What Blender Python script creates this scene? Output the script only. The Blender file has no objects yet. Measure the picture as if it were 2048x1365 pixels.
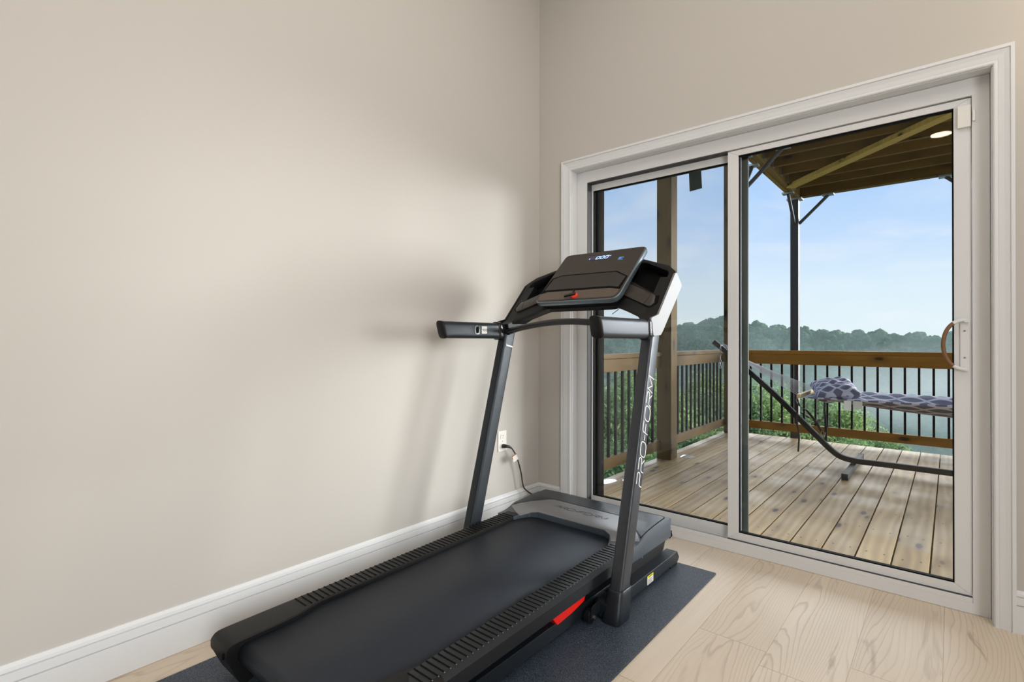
import bpy, bmesh, math, random
import numpy as np
from mathutils import Vector, Matrix
random.seed(7)
SC = bpy.context.scene
COL = SC.collection
PI = math.pi
WM = {}

# ------------------------------------------------------------------ helpers
def lin(r, g, b):
    f = lambda c: (c/255/12.92) if c/255 <= .04045 else ((c/255+.055)/1.055)**2.4
    return (f(r), f(g), f(b), 1)

def link(o, parent=None, world=None):
    COL.objects.link(o)
    WM[o.name] = world or Matrix.Identity(4)
    if parent is not None:
        o.parent = parent
        o.matrix_parent_inverse = WM[parent.name].inverted()
    return o

def tag(o, label=None, cat=None, group=None, kind=None):
    if label: o['label'] = label
    if cat: o['category'] = cat
    if group: o['group'] = group
    if kind: o['kind'] = kind
    return o

def thing(name, loc, label, cat, group=None, kind=None):
    o = bpy.data.objects.new(name, None)
    o.empty_display_size = .1
    o.location = loc
    link(o, None, Matrix.Translation(loc))
    return tag(o, label, cat, group, kind)

class MB:
    def __init__(s): s.v = []; s.f = []; s.m = []
    def add(s, vs, fs, mi=0):
        b = len(s.v)
        s.v += [tuple(v) for v in vs]
        s.f += [tuple(b+i for i in f) for f in fs]
        s.m += [mi]*len(fs)
        return s
    def box(s, x0, x1, y0, y1, z0, z1, mi=0):
        return s.add([(x0,y0,z0),(x1,y0,z0),(x1,y1,z0),(x0,y1,z0),(x0,y0,z1),(x1,y0,z1),(x1,y1,z1),(x0,y1,z1)],
                     [(0,3,2,1),(4,5,6,7),(0,1,5,4),(1,2,6,5),(2,3,7,6),(3,0,4,7)], mi)
    def loft(s, loops, mi=0, caps=True, closed=False):
        n = len(loops[0]); vs = [p for l in loops for p in l]; fs = []
        K = len(loops)
        for k in range(K if closed else K-1):
            a = k*n; b = ((k+1) % K)*n
            for i in range(n):
                j = (i+1) % n
                fs.append((a+i, a+j, b+j, b+i))
        if caps and not closed:
            fs.append(tuple(range(n))[::-1]); fs.append(tuple(range((K-1)*n, K*n)))
        return s.add(vs, fs, mi)
    def prism(s, poly, axis, a, b, mi=0):
        P = {'x': lambda t, p: (t, p[0], p[1]), 'y': lambda t, p: (p[0], t, p[1]), 'z': lambda t, p: (p[0], p[1], t)}[axis]
        return s.loft([[P(a, p) for p in poly], [P(b, p) for p in poly]], mi)
    def sweep(s, pts, section, mi=0, up=(0,0,1), caps=True, closed=False, scale=None):
        pts = [Vector(p) for p in pts]; loops = []; N = len(pts); up = Vector(up)
        for i, p in enumerate(pts):
            if closed: t = pts[(i+1) % N]-pts[i-1]
            else: t = pts[min(i+1, N-1)]-pts[max(i-1, 0)]
            t.normalize()
            r = t.cross(up)
            if r.length < 1e-4: r = t.cross(Vector((0,1,0)))
            r.normalize(); u = r.cross(t)
            k = scale[i] if scale else 1
            loops.append([p+r*(a*k)+u*(b*k) for a, b in section])
        return s.loft(loops, mi, caps, closed)
    def tube(s, pts, r, n=10, mi=0, up=(0,0,1), closed=False, scale=None):
        return s.sweep(pts, [(r*math.cos(2*PI*i/n), r*math.sin(2*PI*i/n)) for i in range(n)], mi, up, True, closed, scale)
    def mesh(s, me, fn, mi=0):
        return s.add([fn(v.co) for v in me.vertices], [tuple(p.vertices) for p in me.polygons], mi)
    def build(s, name, mats, parent=None, bevel=0, seg=2, smooth=True, angle=38, recalc=True, merge=0):
        me = bpy.data.meshes.new(name)
        me.from_pydata(s.v, [], s.f)
        if not isinstance(mats, (list, tuple)): mats = [mats]
        for m in mats: me.materials.append(m)
        me.polygons.foreach_set('material_index', s.m)
        bm = bmesh.new(); bm.from_mesh(me)
        if merge: bmesh.ops.remove_doubles(bm, verts=bm.verts, dist=merge)
        if recalc: bmesh.ops.recalc_face_normals(bm, faces=bm.faces)
        if bevel:
            es = [e for e in bm.edges if len(e.link_faces) == 2 and e.calc_face_angle(0) > math.radians(40)]
            bmesh.ops.bevel(bm, geom=es, offset=bevel, segments=seg, profile=.5, affect='EDGES', clamp_overlap=True)
        bm.to_mesh(me); bm.free()
        if smooth:
            me.polygons.foreach_set('use_smooth', [True]*len(me.polygons))
            me.set_sharp_from_angle(angle=math.radians(angle))
        me.update()
        o = bpy.data.objects.new(name, me)
        link(o, parent)
        if smooth and bevel:
            w = o.modifiers.new('wn', 'WEIGHTED_NORMAL'); w.keep_sharp = True
        return o

def rounded(poly, r, n=5):
    out = []; N = len(poly)
    for i in range(N):
        p = Vector(poly[i][:2]); a = Vector(poly[i-1][:2]); b = Vector(poly[(i+1) % N][:2])
        rr = poly[i][2] if len(poly[i]) > 2 else r
        da = (a-p); db = (b-p)
        ang = da.angle(db)
        if rr <= 0 or ang > 3.0: out.append((p.x, p.y)); continue
        d = min(rr/math.tan(ang/2), da.length*.48, db.length*.48)
        p0 = p+da.normalized()*d; p1 = p+db.normalized()*d
        for k in range(n+1):
            t = k/n
            q = p0*(1-t)**2+p*2*t*(1-t)+p1*t*t
            out.append((q.x, q.y))
    return out

def plate(loops, thick, bevel=0.0):
    cu = bpy.data.curves.new('tmp', 'CURVE'); cu.dimensions = '2D'; cu.fill_mode = 'BOTH'
    cu.extrude = thick/2-bevel; cu.bevel_depth = bevel; cu.bevel_resolution = 1; cu.offset = -bevel
    for l in loops:
        sp = cu.splines.new('POLY'); sp.points.add(len(l)-1)
        for i, p in enumerate(l): sp.points[i].co = (p[0], p[1], 0, 1)
        sp.use_cyclic_u = True
    ob = bpy.data.objects.new('tmp', cu); COL.objects.link(ob)
    bpy.context.view_layer.update()
    me = bpy.data.meshes.new_from_object(ob.evaluated_get(bpy.context.evaluated_depsgraph_get()))
    bpy.data.objects.remove(ob); bpy.data.curves.remove(cu)
    return me

# ------------------------------------------------------------------ materials
def newmat(name):
    m = bpy.data.materials.new(name); m.use_nodes = True
    nt = m.node_tree; nt.nodes.clear()
    return m, nt, nt.nodes, nt.links

def N(nt, t, **k):
    n = nt.nodes.new(t)
    for a, v in k.items(): setattr(n, a, v)
    return n

def math_(nt, op, a, b=None, c=None):
    n = N(nt, 'ShaderNodeMath', operation=op)
    for i, x in enumerate((a, b, c)):
        if x is None: continue
        if isinstance(x, (int, float)): n.inputs[i].default_value = x
        else: nt.links.new(x, n.inputs[i])
    return n.outputs[0]

def mixc(nt, f, a, b, mode='MIX'):
    n = N(nt, 'ShaderNodeMix', data_type='RGBA', blend_type=mode)
    for s, x in ((n.inputs[0], f), (n.inputs[6], a), (n.inputs[7], b)):
        if isinstance(x, (int, float, tuple)): s.default_value = x
        else: nt.links.new(x, s)
    return n.outputs[2]

def ramp(nt, fac, stops):
    n = N(nt, 'ShaderNodeValToRGB'); e = n.color_ramp.elements
    while len(e) < len(stops): e.new(.5)
    for i, (p, c) in enumerate(stops):
        e[i].position = p; e[i].color = c
    nt.links.new(fac, n.inputs[0])
    return n.outputs[0]

def P(name, col, rough=.5, metal=0., spec=.5, var=None, bump=None, emit=None, coat=0.):
    m, nt, ns, ln = newmat(name)
    b = N(nt, 'ShaderNodeBsdfPrincipled'); o = N(nt, 'ShaderNodeOutputMaterial'); ln.new(b.outputs[0], o.inputs[0])
    b.inputs['Base Color'].default_value = col; b.inputs['Roughness'].default_value = rough
    b.inputs['Metallic'].default_value = metal; b.inputs['Specular IOR Level'].default_value = spec
    b.inputs['Coat Weight'].default_value = coat
    tc = N(nt, 'ShaderNodeTexCoord')
    if var:
        n = N(nt, 'ShaderNodeTexNoise'); n.inputs['Scale'].default_value = var[0]; n.inputs['Detail'].default_value = 4
        ln.new(tc.outputs['Object'], n.inputs['Vector'])
        dark = tuple(c*(1-var[1]) for c in col[:3])+(1,)
        lite = tuple(min(1, c*(1+var[1])) for c in col[:3])+(1,)
        ln.new(mixc(nt, n.outputs[0], dark, lite), b.inputs['Base Color'])
    if bump:
        n = N(nt, 'ShaderNodeTexNoise'); n.inputs['Scale'].default_value = bump[0]; n.inputs['Detail'].default_value = 3
        ln.new(tc.outputs['Object'], n.inputs['Vector'])
        bp = N(nt, 'ShaderNodeBump'); bp.inputs['Strength'].default_value = bump[1]; bp.inputs['Distance'].default_value = bump[2]
        ln.new(n.outputs[0], bp.inputs['Height']); ln.new(bp.outputs[0], b.inputs['Normal'])
    if emit:
        b.inputs['Emission Color'].default_value = emit[0]; b.inputs['Emission Strength'].default_value = emit[1]
    return m

def wood(name, c0, c1, axis='y', rough=.6, knots=True, wet=False, ringscale=9.):
    """boards modelled one by one; every island gets its own tone and grain offset"""
    m, nt, ns, ln = newmat(name)
    b = N(nt, 'ShaderNodeBsdfPrincipled'); o = N(nt, 'ShaderNodeOutputMaterial'); ln.new(b.outputs[0], o.inputs[0])
    b.inputs['Specular IOR Level'].default_value = .4 if wet else .12
    tc = N(nt, 'ShaderNodeTexCoord'); g = N(nt, 'ShaderNodeNewGeometry')
    sep = N(nt, 'ShaderNodeSeparateXYZ'); ln.new(tc.outputs['Object'], sep.inputs[0])
    X, Y, Z = sep.outputs
    rnd = g.outputs['Random Per Island']
    off = math_(nt, 'MULTIPLY', rnd, 37.)
    along = {'x': X, 'y': Y, 'z': Z}[axis]
    ac = {'x': (Y, Z), 'y': (X, Z), 'z': (X, Y)}[axis]
    cv = N(nt, 'ShaderNodeCombineXYZ')
    ln.new(math_(nt, 'MULTIPLY_ADD', along, .16, off), cv.inputs[1])
    ln.new(math_(nt, 'ADD', ac[0], off), cv.inputs[0]); ln.new(ac[1], cv.inputs[2])
    w = N(nt, 'ShaderNodeTexWave', wave_type='BANDS', bands_direction='X')
    w.inputs['Scale'].default_value = ringscale; w.inputs['Distortion'].default_value = 7; w.inputs['Detail'].default_value = 2.5
    w.inputs['Detail Scale'].default_value = 1.3
    ln.new(cv.outputs[0], w.inputs['Vector'])
    n2 = N(nt, 'ShaderNodeTexNoise'); n2.inputs['Scale'].default_value = 4.; n2.inputs['Detail'].default_value = 5
    ln.new(cv.outputs[0], n2.inputs['Vector'])
    fac = math_(nt, 'ADD', math_(nt, 'MULTIPLY', w.outputs['Fac'], .26), math_(nt, 'MULTIPLY', n2.outputs[0], .75))
    fac = math_(nt, 'ADD', fac, math_(nt, 'MULTIPLY_ADD', rnd, .3, -.2))
    col = mixc(nt, fac, c0, c1)
    if knots:
        cv2 = N(nt, 'ShaderNodeCombineXYZ')
        ln.new(math_(nt, 'MULTIPLY_ADD', along, 2.6, off), cv2.inputs[1])
        ln.new(math_(nt, 'MULTIPLY_ADD', ac[0], 7.5, off), cv2.inputs[0]); ln.new(math_(nt, 'MULTIPLY', ac[1], 6.), cv2.inputs[2])
        vo = N(nt, 'ShaderNodeTexVoronoi'); vo.inputs['Scale'].default_value = 1.
        ln.new(cv2.outputs[0], vo.inputs['Vector'])
        k = ramp(nt, vo.outputs['Distance'], [(0, (1,1,1,1)), (.09, (.9,.9,.9,1)), (.15, (.25,.25,.25,1)), (.34, (0,0,0,1))])
        col = mixc(nt, k, col, (c0[0]*.10, c0[1]*.07, c0[2]*.05, 1))
    ln.new(col, b.inputs['Base Color'])
    if wet:
        n3 = N(nt, 'ShaderNodeTexNoise'); n3.inputs['Scale'].default_value = 3.
        ln.new(tc.outputs['Object'], n3.inputs['Vector'])
        r = ramp(nt, n3.outputs[0], [(.35, (.36,)*3+(1,)), (.6, (.56,)*3+(1,))])
        ln.new(r, b.inputs['Roughness'])
    else: b.inputs['Roughness'].default_value = rough
    bp = N(nt, 'ShaderNodeBump'); bp.inputs['Strength'].default_value = .15; bp.inputs['Distance'].default_value = .004
    ln.new(fac, bp.inputs['Height']); ln.new(bp.outputs[0], b.inputs['Normal'])
    return m

def floor_mat():
    m, nt, ns, ln = newmat('oak plank floor')
    b = N(nt, 'ShaderNodeBsdfPrincipled'); o = N(nt, 'ShaderNodeOutputMaterial'); ln.new(b.outputs[0], o.inputs[0])
    tc = N(nt, 'ShaderNodeTexCoord'); sep = N(nt, 'ShaderNodeSeparateXYZ'); ln.new(tc.outputs['Object'], sep.inputs[0])
    X, Y, Z = sep.outputs
    u = math_(nt, 'DIVIDE', math_(nt, 'ADD', X, 2.221-1.926), .2227)
    iu = math_(nt, 'FLOOR', u); fu = math_(nt, 'FRACT', u)
    wn = N(nt, 'ShaderNodeTexWhiteNoise', noise_dimensions='1D'); ln.new(iu, wn.inputs['W'])
    v = math_(nt, 'DIVIDE', math_(nt, 'ADD', Y, math_(nt, 'MULTIPLY', wn.outputs[0], 1.22)), 1.22)
    iv = math_(nt, 'FLOOR', v); fv = math_(nt, 'FRACT', v)
    idn = math_(nt, 'MULTIPLY_ADD', iu, 7.31, math_(nt, 'MULTIPLY', iv, 3.77))
    wn2 = N(nt, 'ShaderNodeTexWhiteNoise', noise_dimensions='1D'); ln.new(idn, wn2.inputs['W'])
    rnd = wn2.outputs[0]
    off = math_(nt, 'MULTIPLY', rnd, 29.)
    cv = N(nt, 'ShaderNodeCombineXYZ')
    ln.new(math_(nt, 'ADD', X, off), cv.inputs[0]); ln.new(math_(nt, 'MULTIPLY_ADD', Y, .17, off), cv.inputs[1]); ln.new(off, cv.inputs[2])
    n0 = N(nt, 'ShaderNodeTexNoise'); n0.inputs['Scale'].default_value = 5.0; n0.inputs['Detail'].default_value = 4.5; n0.inputs['Roughness'].default_value = .32; n0.inputs['Distortion'].default_value = .25
    ln.new(cv.outputs[0], n0.inputs['Vector'])
    rings = math_(nt, 'FRACT', math_(nt, 'ADD', math_(nt, 'MULTIPLY', X, 62.), math_(nt, 'MULTIPLY', n0.outputs[0], 22.)))
    rl = ramp(nt, rings, [(0, (.0,)*3+(1,)), (.68, (.10,)*3+(1,)), (.90, (1,)*3+(1,)), (1, (.1,)*3+(1,))])
    n2 = N(nt, 'ShaderNodeTexNoise'); n2.inputs['Scale'].default_value = 3.2; n2.inputs['Detail'].default_value = 2
    ln.new(cv.outputs[0], n2.inputs['Vector'])
    msk = ramp(nt, n2.outputs[0], [(.38, (.22,)*3+(1,)), (.62, (.95,)*3+(1,))])
    cv3 = N(nt, 'ShaderNodeCombineXYZ')
    ln.new(math_(nt, 'MULTIPLY', X, 60.), cv3.inputs[0]); ln.new(math_(nt, 'MULTIPLY', Y, 2.5), cv3.inputs[1]); ln.new(off, cv3.inputs[2])
    n3 = N(nt, 'ShaderNodeTexNoise'); n3.inputs['Scale'].default_value = 1.; n3.inputs['Detail'].default_value = 5
    ln.new(cv3.outputs[0], n3.inputs['Vector'])
    base = mixc(nt, rnd, lin(214,200,180), lin(226,214,197))
    base = mixc(nt, math_(nt, 'MULTIPLY', n3.outputs[0], .35), base, lin(186,163,134))
    col = mixc(nt, math_(nt, 'MULTIPLY', math_(nt, 'MULTIPLY', rl, msk), .46), base, lin(146,120,96))
    # dark mineral streaks, few
    cv4 = N(nt, 'ShaderNodeCombineXYZ')
    ln.new(math_(nt, 'MULTIPLY', X, 7.), cv4.inputs[0]); ln.new(math_(nt, 'MULTIPLY', Y, 1.3), cv4.inputs[1]); ln.new(off, cv4.inputs[2])
    n4 = N(nt, 'ShaderNodeTexNoise'); n4.inputs['Scale'].default_value = 1.2; n4.inputs['Detail'].default_value = 6; n4.inputs['Distortion'].default_value = 1.2
    ln.new(cv4.outputs[0], n4.inputs['Vector'])
    st = ramp(nt, n4.outputs[0], [(.64, (0,0,0,1)), (.70, (.5,)*3+(1,))])
    col = mixc(nt, st, col, lin(140,116,92))
    e1 = math_(nt, 'LESS_THAN', math_(nt, 'ABSOLUTE', math_(nt, 'SUBTRACT', fu, .5)), .4955)
    e2 = math_(nt, 'LESS_THAN', math_(nt, 'ABSOLUTE', math_(nt, 'SUBTRACT', fv, .5)), .4988)
    seam = math_(nt, 'MULTIPLY', e1, e2)
    col = mixc(nt, math_(nt, 'MULTIPLY_ADD', seam, .6, .4), lin(150,125,98), col)
    ln.new(col, b.inputs['Base Color'])
    b.inputs['Roughness'].default_value = .42; b.inputs['Specular IOR Level'].default_value = .4
    bp = N(nt, 'ShaderNodeBump'); bp.inputs['Strength'].default_value = .2; bp.inputs['Distance'].default_value = .001
    ln.new(seam, bp.inputs['Height']); ln.new(bp.outputs[0], b.inputs['Normal'])
    return m

def glass_mat(name='pane glass', tint=(.985,.992,.99,1), refl=1.0):
    m, nt, ns, ln = newmat(name)
    o = N(nt, 'ShaderNodeOutputMaterial'); t = N(nt, 'ShaderNodeBsdfTransparent'); g = N(nt, 'ShaderNodeBsdfGlossy')
    t.inputs[0].default_value = tint; g.inputs['Roughness'].default_value = .0
    fr = N(nt, 'ShaderNodeFresnel'); fr.inputs[0].default_value = 1.45
    mx = N(nt, 'ShaderNodeMixShader'); ln.new(math_(nt, 'MULTIPLY', fr.outputs[0], refl), mx.inputs[0])
    ln.new(t.outputs[0], mx.inputs[1]); ln.new(g.outputs[0], mx.inputs[2]); ln.new(mx.outputs[0], o.inputs[0])
    return m

def screen_mat():
    m, nt, ns, ln = newmat('insect screen')
    o = N(nt, 'ShaderNodeOutputMaterial'); t = N(nt, 'ShaderNodeBsdfTransparent'); d = N(nt, 'ShaderNodeBsdfDiffuse')
    d.inputs[0].default_value = (.05,.05,.05,1)
    mx = N(nt, 'ShaderNodeMixShader'); mx.inputs[0].default_value = .20
    ln.new(t.outputs[0], mx.inputs[1]); ln.new(d.outputs[0], mx.inputs[2]); ln.new(mx.outputs[0], o.inputs[0])
    return m

def leaf_mat(name, a, b_, haze=None, scale=None):
    m, nt, ns, ln = newmat(name)
    o = N(nt, 'ShaderNodeOutputMaterial'); d = N(nt, 'ShaderNodeBsdfDiffuse'); t = N(nt, 'ShaderNodeBsdfTranslucent')
    g = N(nt, 'ShaderNodeNewGeometry')
    col = mixc(nt, g.outputs['Random Per Island'], a, b_)
    ln.new(col, d.inputs[0]); ln.new(col, t.inputs[0])
    mx = N(nt, 'ShaderNodeMixShader'); mx.inputs[0].default_value = .35
    ln.new(d.outputs[0], mx.inputs[1]); ln.new(t.outputs[0], mx.inputs[2]); ln.new(mx.outputs[0], o.inputs[0])
    return m

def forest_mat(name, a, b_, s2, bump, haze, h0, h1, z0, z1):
    """leaf canopy with valley haze painted in as glow, thicker towards the valley floor"""
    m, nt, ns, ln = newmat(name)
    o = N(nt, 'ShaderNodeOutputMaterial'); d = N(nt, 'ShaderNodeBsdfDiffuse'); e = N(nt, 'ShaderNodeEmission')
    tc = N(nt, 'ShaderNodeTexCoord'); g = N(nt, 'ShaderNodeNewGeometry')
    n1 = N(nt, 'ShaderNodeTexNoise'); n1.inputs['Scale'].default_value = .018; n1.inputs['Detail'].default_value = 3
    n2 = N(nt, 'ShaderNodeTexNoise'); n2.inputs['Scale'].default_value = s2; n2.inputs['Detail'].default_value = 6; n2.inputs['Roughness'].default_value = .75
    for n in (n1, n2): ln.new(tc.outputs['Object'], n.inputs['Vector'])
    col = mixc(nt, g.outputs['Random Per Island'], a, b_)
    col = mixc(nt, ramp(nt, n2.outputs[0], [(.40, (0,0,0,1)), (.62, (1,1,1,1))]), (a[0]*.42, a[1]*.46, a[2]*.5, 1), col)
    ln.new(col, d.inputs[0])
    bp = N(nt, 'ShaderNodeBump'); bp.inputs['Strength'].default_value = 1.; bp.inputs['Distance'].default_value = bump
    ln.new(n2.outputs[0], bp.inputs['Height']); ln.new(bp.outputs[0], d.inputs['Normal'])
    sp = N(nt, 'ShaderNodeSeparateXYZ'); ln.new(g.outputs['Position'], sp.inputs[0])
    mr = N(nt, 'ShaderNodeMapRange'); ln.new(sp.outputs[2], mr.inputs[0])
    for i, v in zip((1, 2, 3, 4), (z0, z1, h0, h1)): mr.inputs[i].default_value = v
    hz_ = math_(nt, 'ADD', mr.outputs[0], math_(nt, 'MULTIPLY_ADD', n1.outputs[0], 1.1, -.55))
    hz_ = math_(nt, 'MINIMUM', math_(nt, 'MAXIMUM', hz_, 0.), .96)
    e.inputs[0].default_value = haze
    mx = N(nt, 'ShaderNodeMixShader'); ln.new(hz_, mx.inputs[0]); ln.new(d.outputs[0], mx.inputs[1]); ln.new(e.outputs[0], mx.inputs[2])  # haze is an even emission mixed into the canopy colour
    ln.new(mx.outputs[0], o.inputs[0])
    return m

def belt_mat():
    m, nt, ns, ln = newmat('woven belt')
    b = N(nt, 'ShaderNodeBsdfPrincipled'); o = N(nt, 'ShaderNodeOutputMaterial'); ln.new(b.outputs[0], o.inputs[0])
    tc = N(nt, 'ShaderNodeTexCoord'); sep = N(nt, 'ShaderNodeSeparateXYZ'); ln.new(tc.outputs['Object'], sep.inputs[0])
    s1 = math_(nt, 'SINE', math_(nt, 'MULTIPLY', math_(nt, 'ADD', sep.outputs[0], sep.outputs[1]), 1100.))
    s2 = math_(nt, 'SINE', math_(nt, 'MULTIPLY', math_(nt, 'SUBTRACT', sep.outputs[0], sep.outputs[1]), 1100.))
    h = math_(nt, 'MULTIPLY', s1, s2)
    f = math_(nt, 'MULTIPLY_ADD', h, .5, .5)
    ln.new(mixc(nt, f, lin(14,18,24), lin(37,45,57)), b.inputs['Base Color'])
    b.inputs['Roughness'].default_value = .48; b.inputs['Specular IOR Level'].default_value = .35
    bp = N(nt, 'ShaderNodeBump'); bp.inputs['Strength'].default_value = .3; bp.inputs['Distance'].default_value = .001
    ln.new(h, bp.inputs['Height']); ln.new(bp.outputs[0], b.inputs['Normal'])
    return m

def mat_mat():
    m, nt, ns, ln = newmat('pebbled rubber mat')
    b = N(nt, 'ShaderNodeBsdfPrincipled'); o = N(nt, 'ShaderNodeOutputMaterial'); ln.new(b.outputs[0], o.inputs[0])
    tc = N(nt, 'ShaderNodeTexCoord')
    vo = N(nt, 'ShaderNodeTexVoronoi'); vo.inputs['Scale'].default_value = 420; ln.new(tc.outputs['Object'], vo.inputs['Vector'])
    n = N(nt, 'ShaderNodeTexNoise'); n.inputs['Scale'].default_value = 320; n.inputs['Detail'].default_value = 2; ln.new(tc.outputs['Object'], n.inputs['Vector'])
    ln.new(mixc(nt, ramp(nt, n.outputs[0], [(.4, (0,0,0,1)), (.7, (1,1,1,1))]), lin(20,25,33), lin(82,95,112)), b.inputs['Base Color'])
    b.inputs['Roughness'].default_value = .45
    bp = N(nt, 'ShaderNodeBump'); bp.inputs['Strength'].default_value = .5; bp.inputs['Distance'].default_value = .0012
    ln.new(vo.outputs['Distance'], bp.inputs['Height']); ln.new(bp.outputs[0], b.inputs['Normal'])
    return m

def ogee_mat():
    m, nt, ns, ln = newmat('grey lattice fabric')
    b = N(nt, 'ShaderNodeBsdfPrincipled'); o = N(nt, 'ShaderNodeOutputMaterial'); ln.new(b.outputs[0], o.inputs[0])
    tc = N(nt, 'ShaderNodeTexCoord'); sep = N(nt, 'ShaderNodeSeparateXYZ'); ln.new(tc.outputs['UV'], sep.inputs[0])
    k = 2*PI/.40; p = .155
    sn = math_(nt, 'MULTIPLY', math_(nt, 'SINE', math_(nt, 'MULTIPLY', sep.outputs[0], k)), .070)
    d = []
    for sgn in (1, -1):
        q = math_(nt, 'DIVIDE', math_(nt, 'ADD', sep.outputs[1], math_(nt, 'MULTIPLY', sn, sgn)), p)
        d.append(math_(nt, 'LESS_THAN', math_(nt, 'ABSOLUTE', math_(nt, 'SUBTRACT', math_(nt, 'FRACT', q), .5)), .12))
    lat = math_(nt, 'MAXIMUM', d[0], d[1])
    ln.new(mixc(nt, lat, lin(98,98,114), lin(186,186,196)), b.inputs['Base Color'])
    b.inputs['Roughness'].default_value = .9
    return m

wall_paint = P('greige wall paint', lin(193,188,181), .75, spec=.25, bump=(420, .05, .001))
trim_paint = P('white semigloss trim', lin(219,220,221), .38, spec=.4)
vinyl = P('white vinyl frame', lin(220,220,220), .35, var=(7, .02))
ceil_paint = P('flat white ceiling', lin(235,232,226), .9)
oak = floor_mat()
glass = glass_mat(refl=.38)
screen = screen_mat()
bronze = P('near-black shade strip', lin(9,9,6), .9, spec=.03)  # near-black stands for the shade on the left screen stile
screen_frame = P('weathered grey screen frame', lin(56,60,54), .6, spec=.2, var=(30, .08))
groove = P('dark grey strip', lin(66,66,68), .7)
gasket = P('black glazing gasket', lin(10,11,11), .7, spec=.1)
black_plastic = P('satin black plastic', lin(15,15,16), .5, spec=.3, bump=(900, .08, .0006))
gloss_black = P('gloss black plastic', lin(20,22,25), .25)
charcoal = P('charcoal powder coat', lin(34,40,46), .42, metal=.35, bump=(1500, .05, .0004))
graphite = P('lit-side graphite steel', lin(66,69,74), .38, metal=.55)
silver = P('silver painted plastic', lin(126,126,128), .45, metal=.2)
hood_grey = P('grey hood plastic', lin(64,73,82), .36)
silver_band = P('silver hood band', lin(142,143,145), .36, metal=.6)
lid_black = P('dark hood lid', lin(36,43,50), .3)
face_brown = P('dark smoked console film', lin(54,48,44), .32)
face_bronze = P('bronze tinted console film', lin(88,76,66), .36)
ledge_mat = P('textured tablet ledge', lin(46,41,38), .55, bump=(700, .3, .0008))
rim_metal = P('brushed console rim', lin(120,132,140), .28, metal=.7)
red_plastic = P('red moulded cushion', lin(226,28,16), .3)
key_red = P('red safety key', lin(226,52,20), .35)
white_ink = P('white printed ink', lin(232,232,232), .6)
dark_ink = P('dark printed ink', lin(28,28,30), .5)
dim_ink = P('faint grey printed ink', lin(74,66,60), .6)
red_ink = P('faint red printed ink', lin(140,62,38), .6)
green_ink = P('faint green printed ink', lin(92,100,60), .6)
paper = P('white paper label', lin(228,228,224), .7)
yellow = P('yellow caution print', lin(244,228,10), .5)
rubber = mat_mat()
belt = belt_mat()
cable_black = P('black cable jacket', lin(38,35,31), .5)
tag_clear = P('white cord tag', lin(222,218,212), .4)
tag_brown = P('brown cord tag edge', lin(150,100,60), .5)
led_blue = P('blue white display digits', (.4,.6,1,1), .4, emit=((.42,.62,1,1), 1.6))
led_dim = P('display window glow', lin(40,36,60), .3, emit=((.10,.09,.2,1), .25))
led_badge = P('blue badge glow', lin(60,120,190), .3, emit=((.12,.32,.65,1), .6))
outlet_white = P('white outlet plastic', lin(232,229,222), .35)
steel_black = P('black painted steel', lin(10,11,12), .5, spec=.25, bump=(200, .1, .001))
post_black = P('dark bronze steel', lin(40,42,44), .5, metal=.1)
galv = P('galvanised metal', lin(165,170,175), .35, metal=.9)
deck_wood = wood('weathered pine decking', lin(122,97,58), lin(198,170,122), 'y', wet=True, ringscale=6.)
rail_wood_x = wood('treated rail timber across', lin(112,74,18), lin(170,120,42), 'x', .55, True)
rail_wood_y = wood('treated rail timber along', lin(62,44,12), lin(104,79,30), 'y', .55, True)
post_wood = wood('treated post timber', lin(58,44,14), lin(92,72,30), 'z', .6, True)
joist_wood = wood('treated joist timber', lin(62,46,16), lin(108,84,36), 'x', .6, True)
beam_wood = wood('treated beam timber', lin(84,66,26), lin(132,106,50), 'y', .6, True)
fabric = ogee_mat()
fabric_under = fabric
rope_mat = P('white cotton rope', lin(205,203,205), .9)
strap_mat = P('black webbing', lin(24,24,24), .8)
cap_brown = P('brown pull grip', lin(118,82,50), .5)
sticker_mat = P('dark green black patch', lin(14,30,28), .6)
water_mat = P('shallow rain water', lin(200,200,196), .03, spec=.8)  # pale base colour paints in the sky's reflection
bark = P('tree bark', lin(86,76,62), .9, bump=(20, .5, .02))

# ------------------------------------------------------------------ camera (calibrated from the door, baseboard and wall lines)
F_PX, CY = 1034.8483, 674.6937
CAM = Vector((1.95278, -2.56079, 1.03))
yaw, pitch, roll = .7034, .0057, .0024
fw = Vector((-math.sin(yaw)*math.cos(pitch), math.cos(yaw)*math.cos(pitch), math.sin(pitch)))
rt = Vector((math.cos(yaw), math.sin(yaw), 0)); upv = rt.cross(fw)
r2 = rt*math.cos(roll)+upv*math.sin(roll); u2 = -rt*math.sin(roll)+upv*math.cos(roll)
cd = bpy.data.cameras.new('camera'); cam = bpy.data.objects.new('camera', cd); COL.objects.link(cam)
cd.sensor_width = 36; cd.lens = F_PX/2048*36; cd.shift_y = -(682.5-CY)/2048; cd.clip_start = .05; cd.clip_end = 2000
cam.matrix_world = Matrix(((r2.x, u2.x, -fw.x, CAM.x), (r2.y, u2.y, -fw.y, CAM.y), (r2.z, u2.z, -fw.z, CAM.z), (0,0,0,1)))
SC.camera = cam

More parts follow.
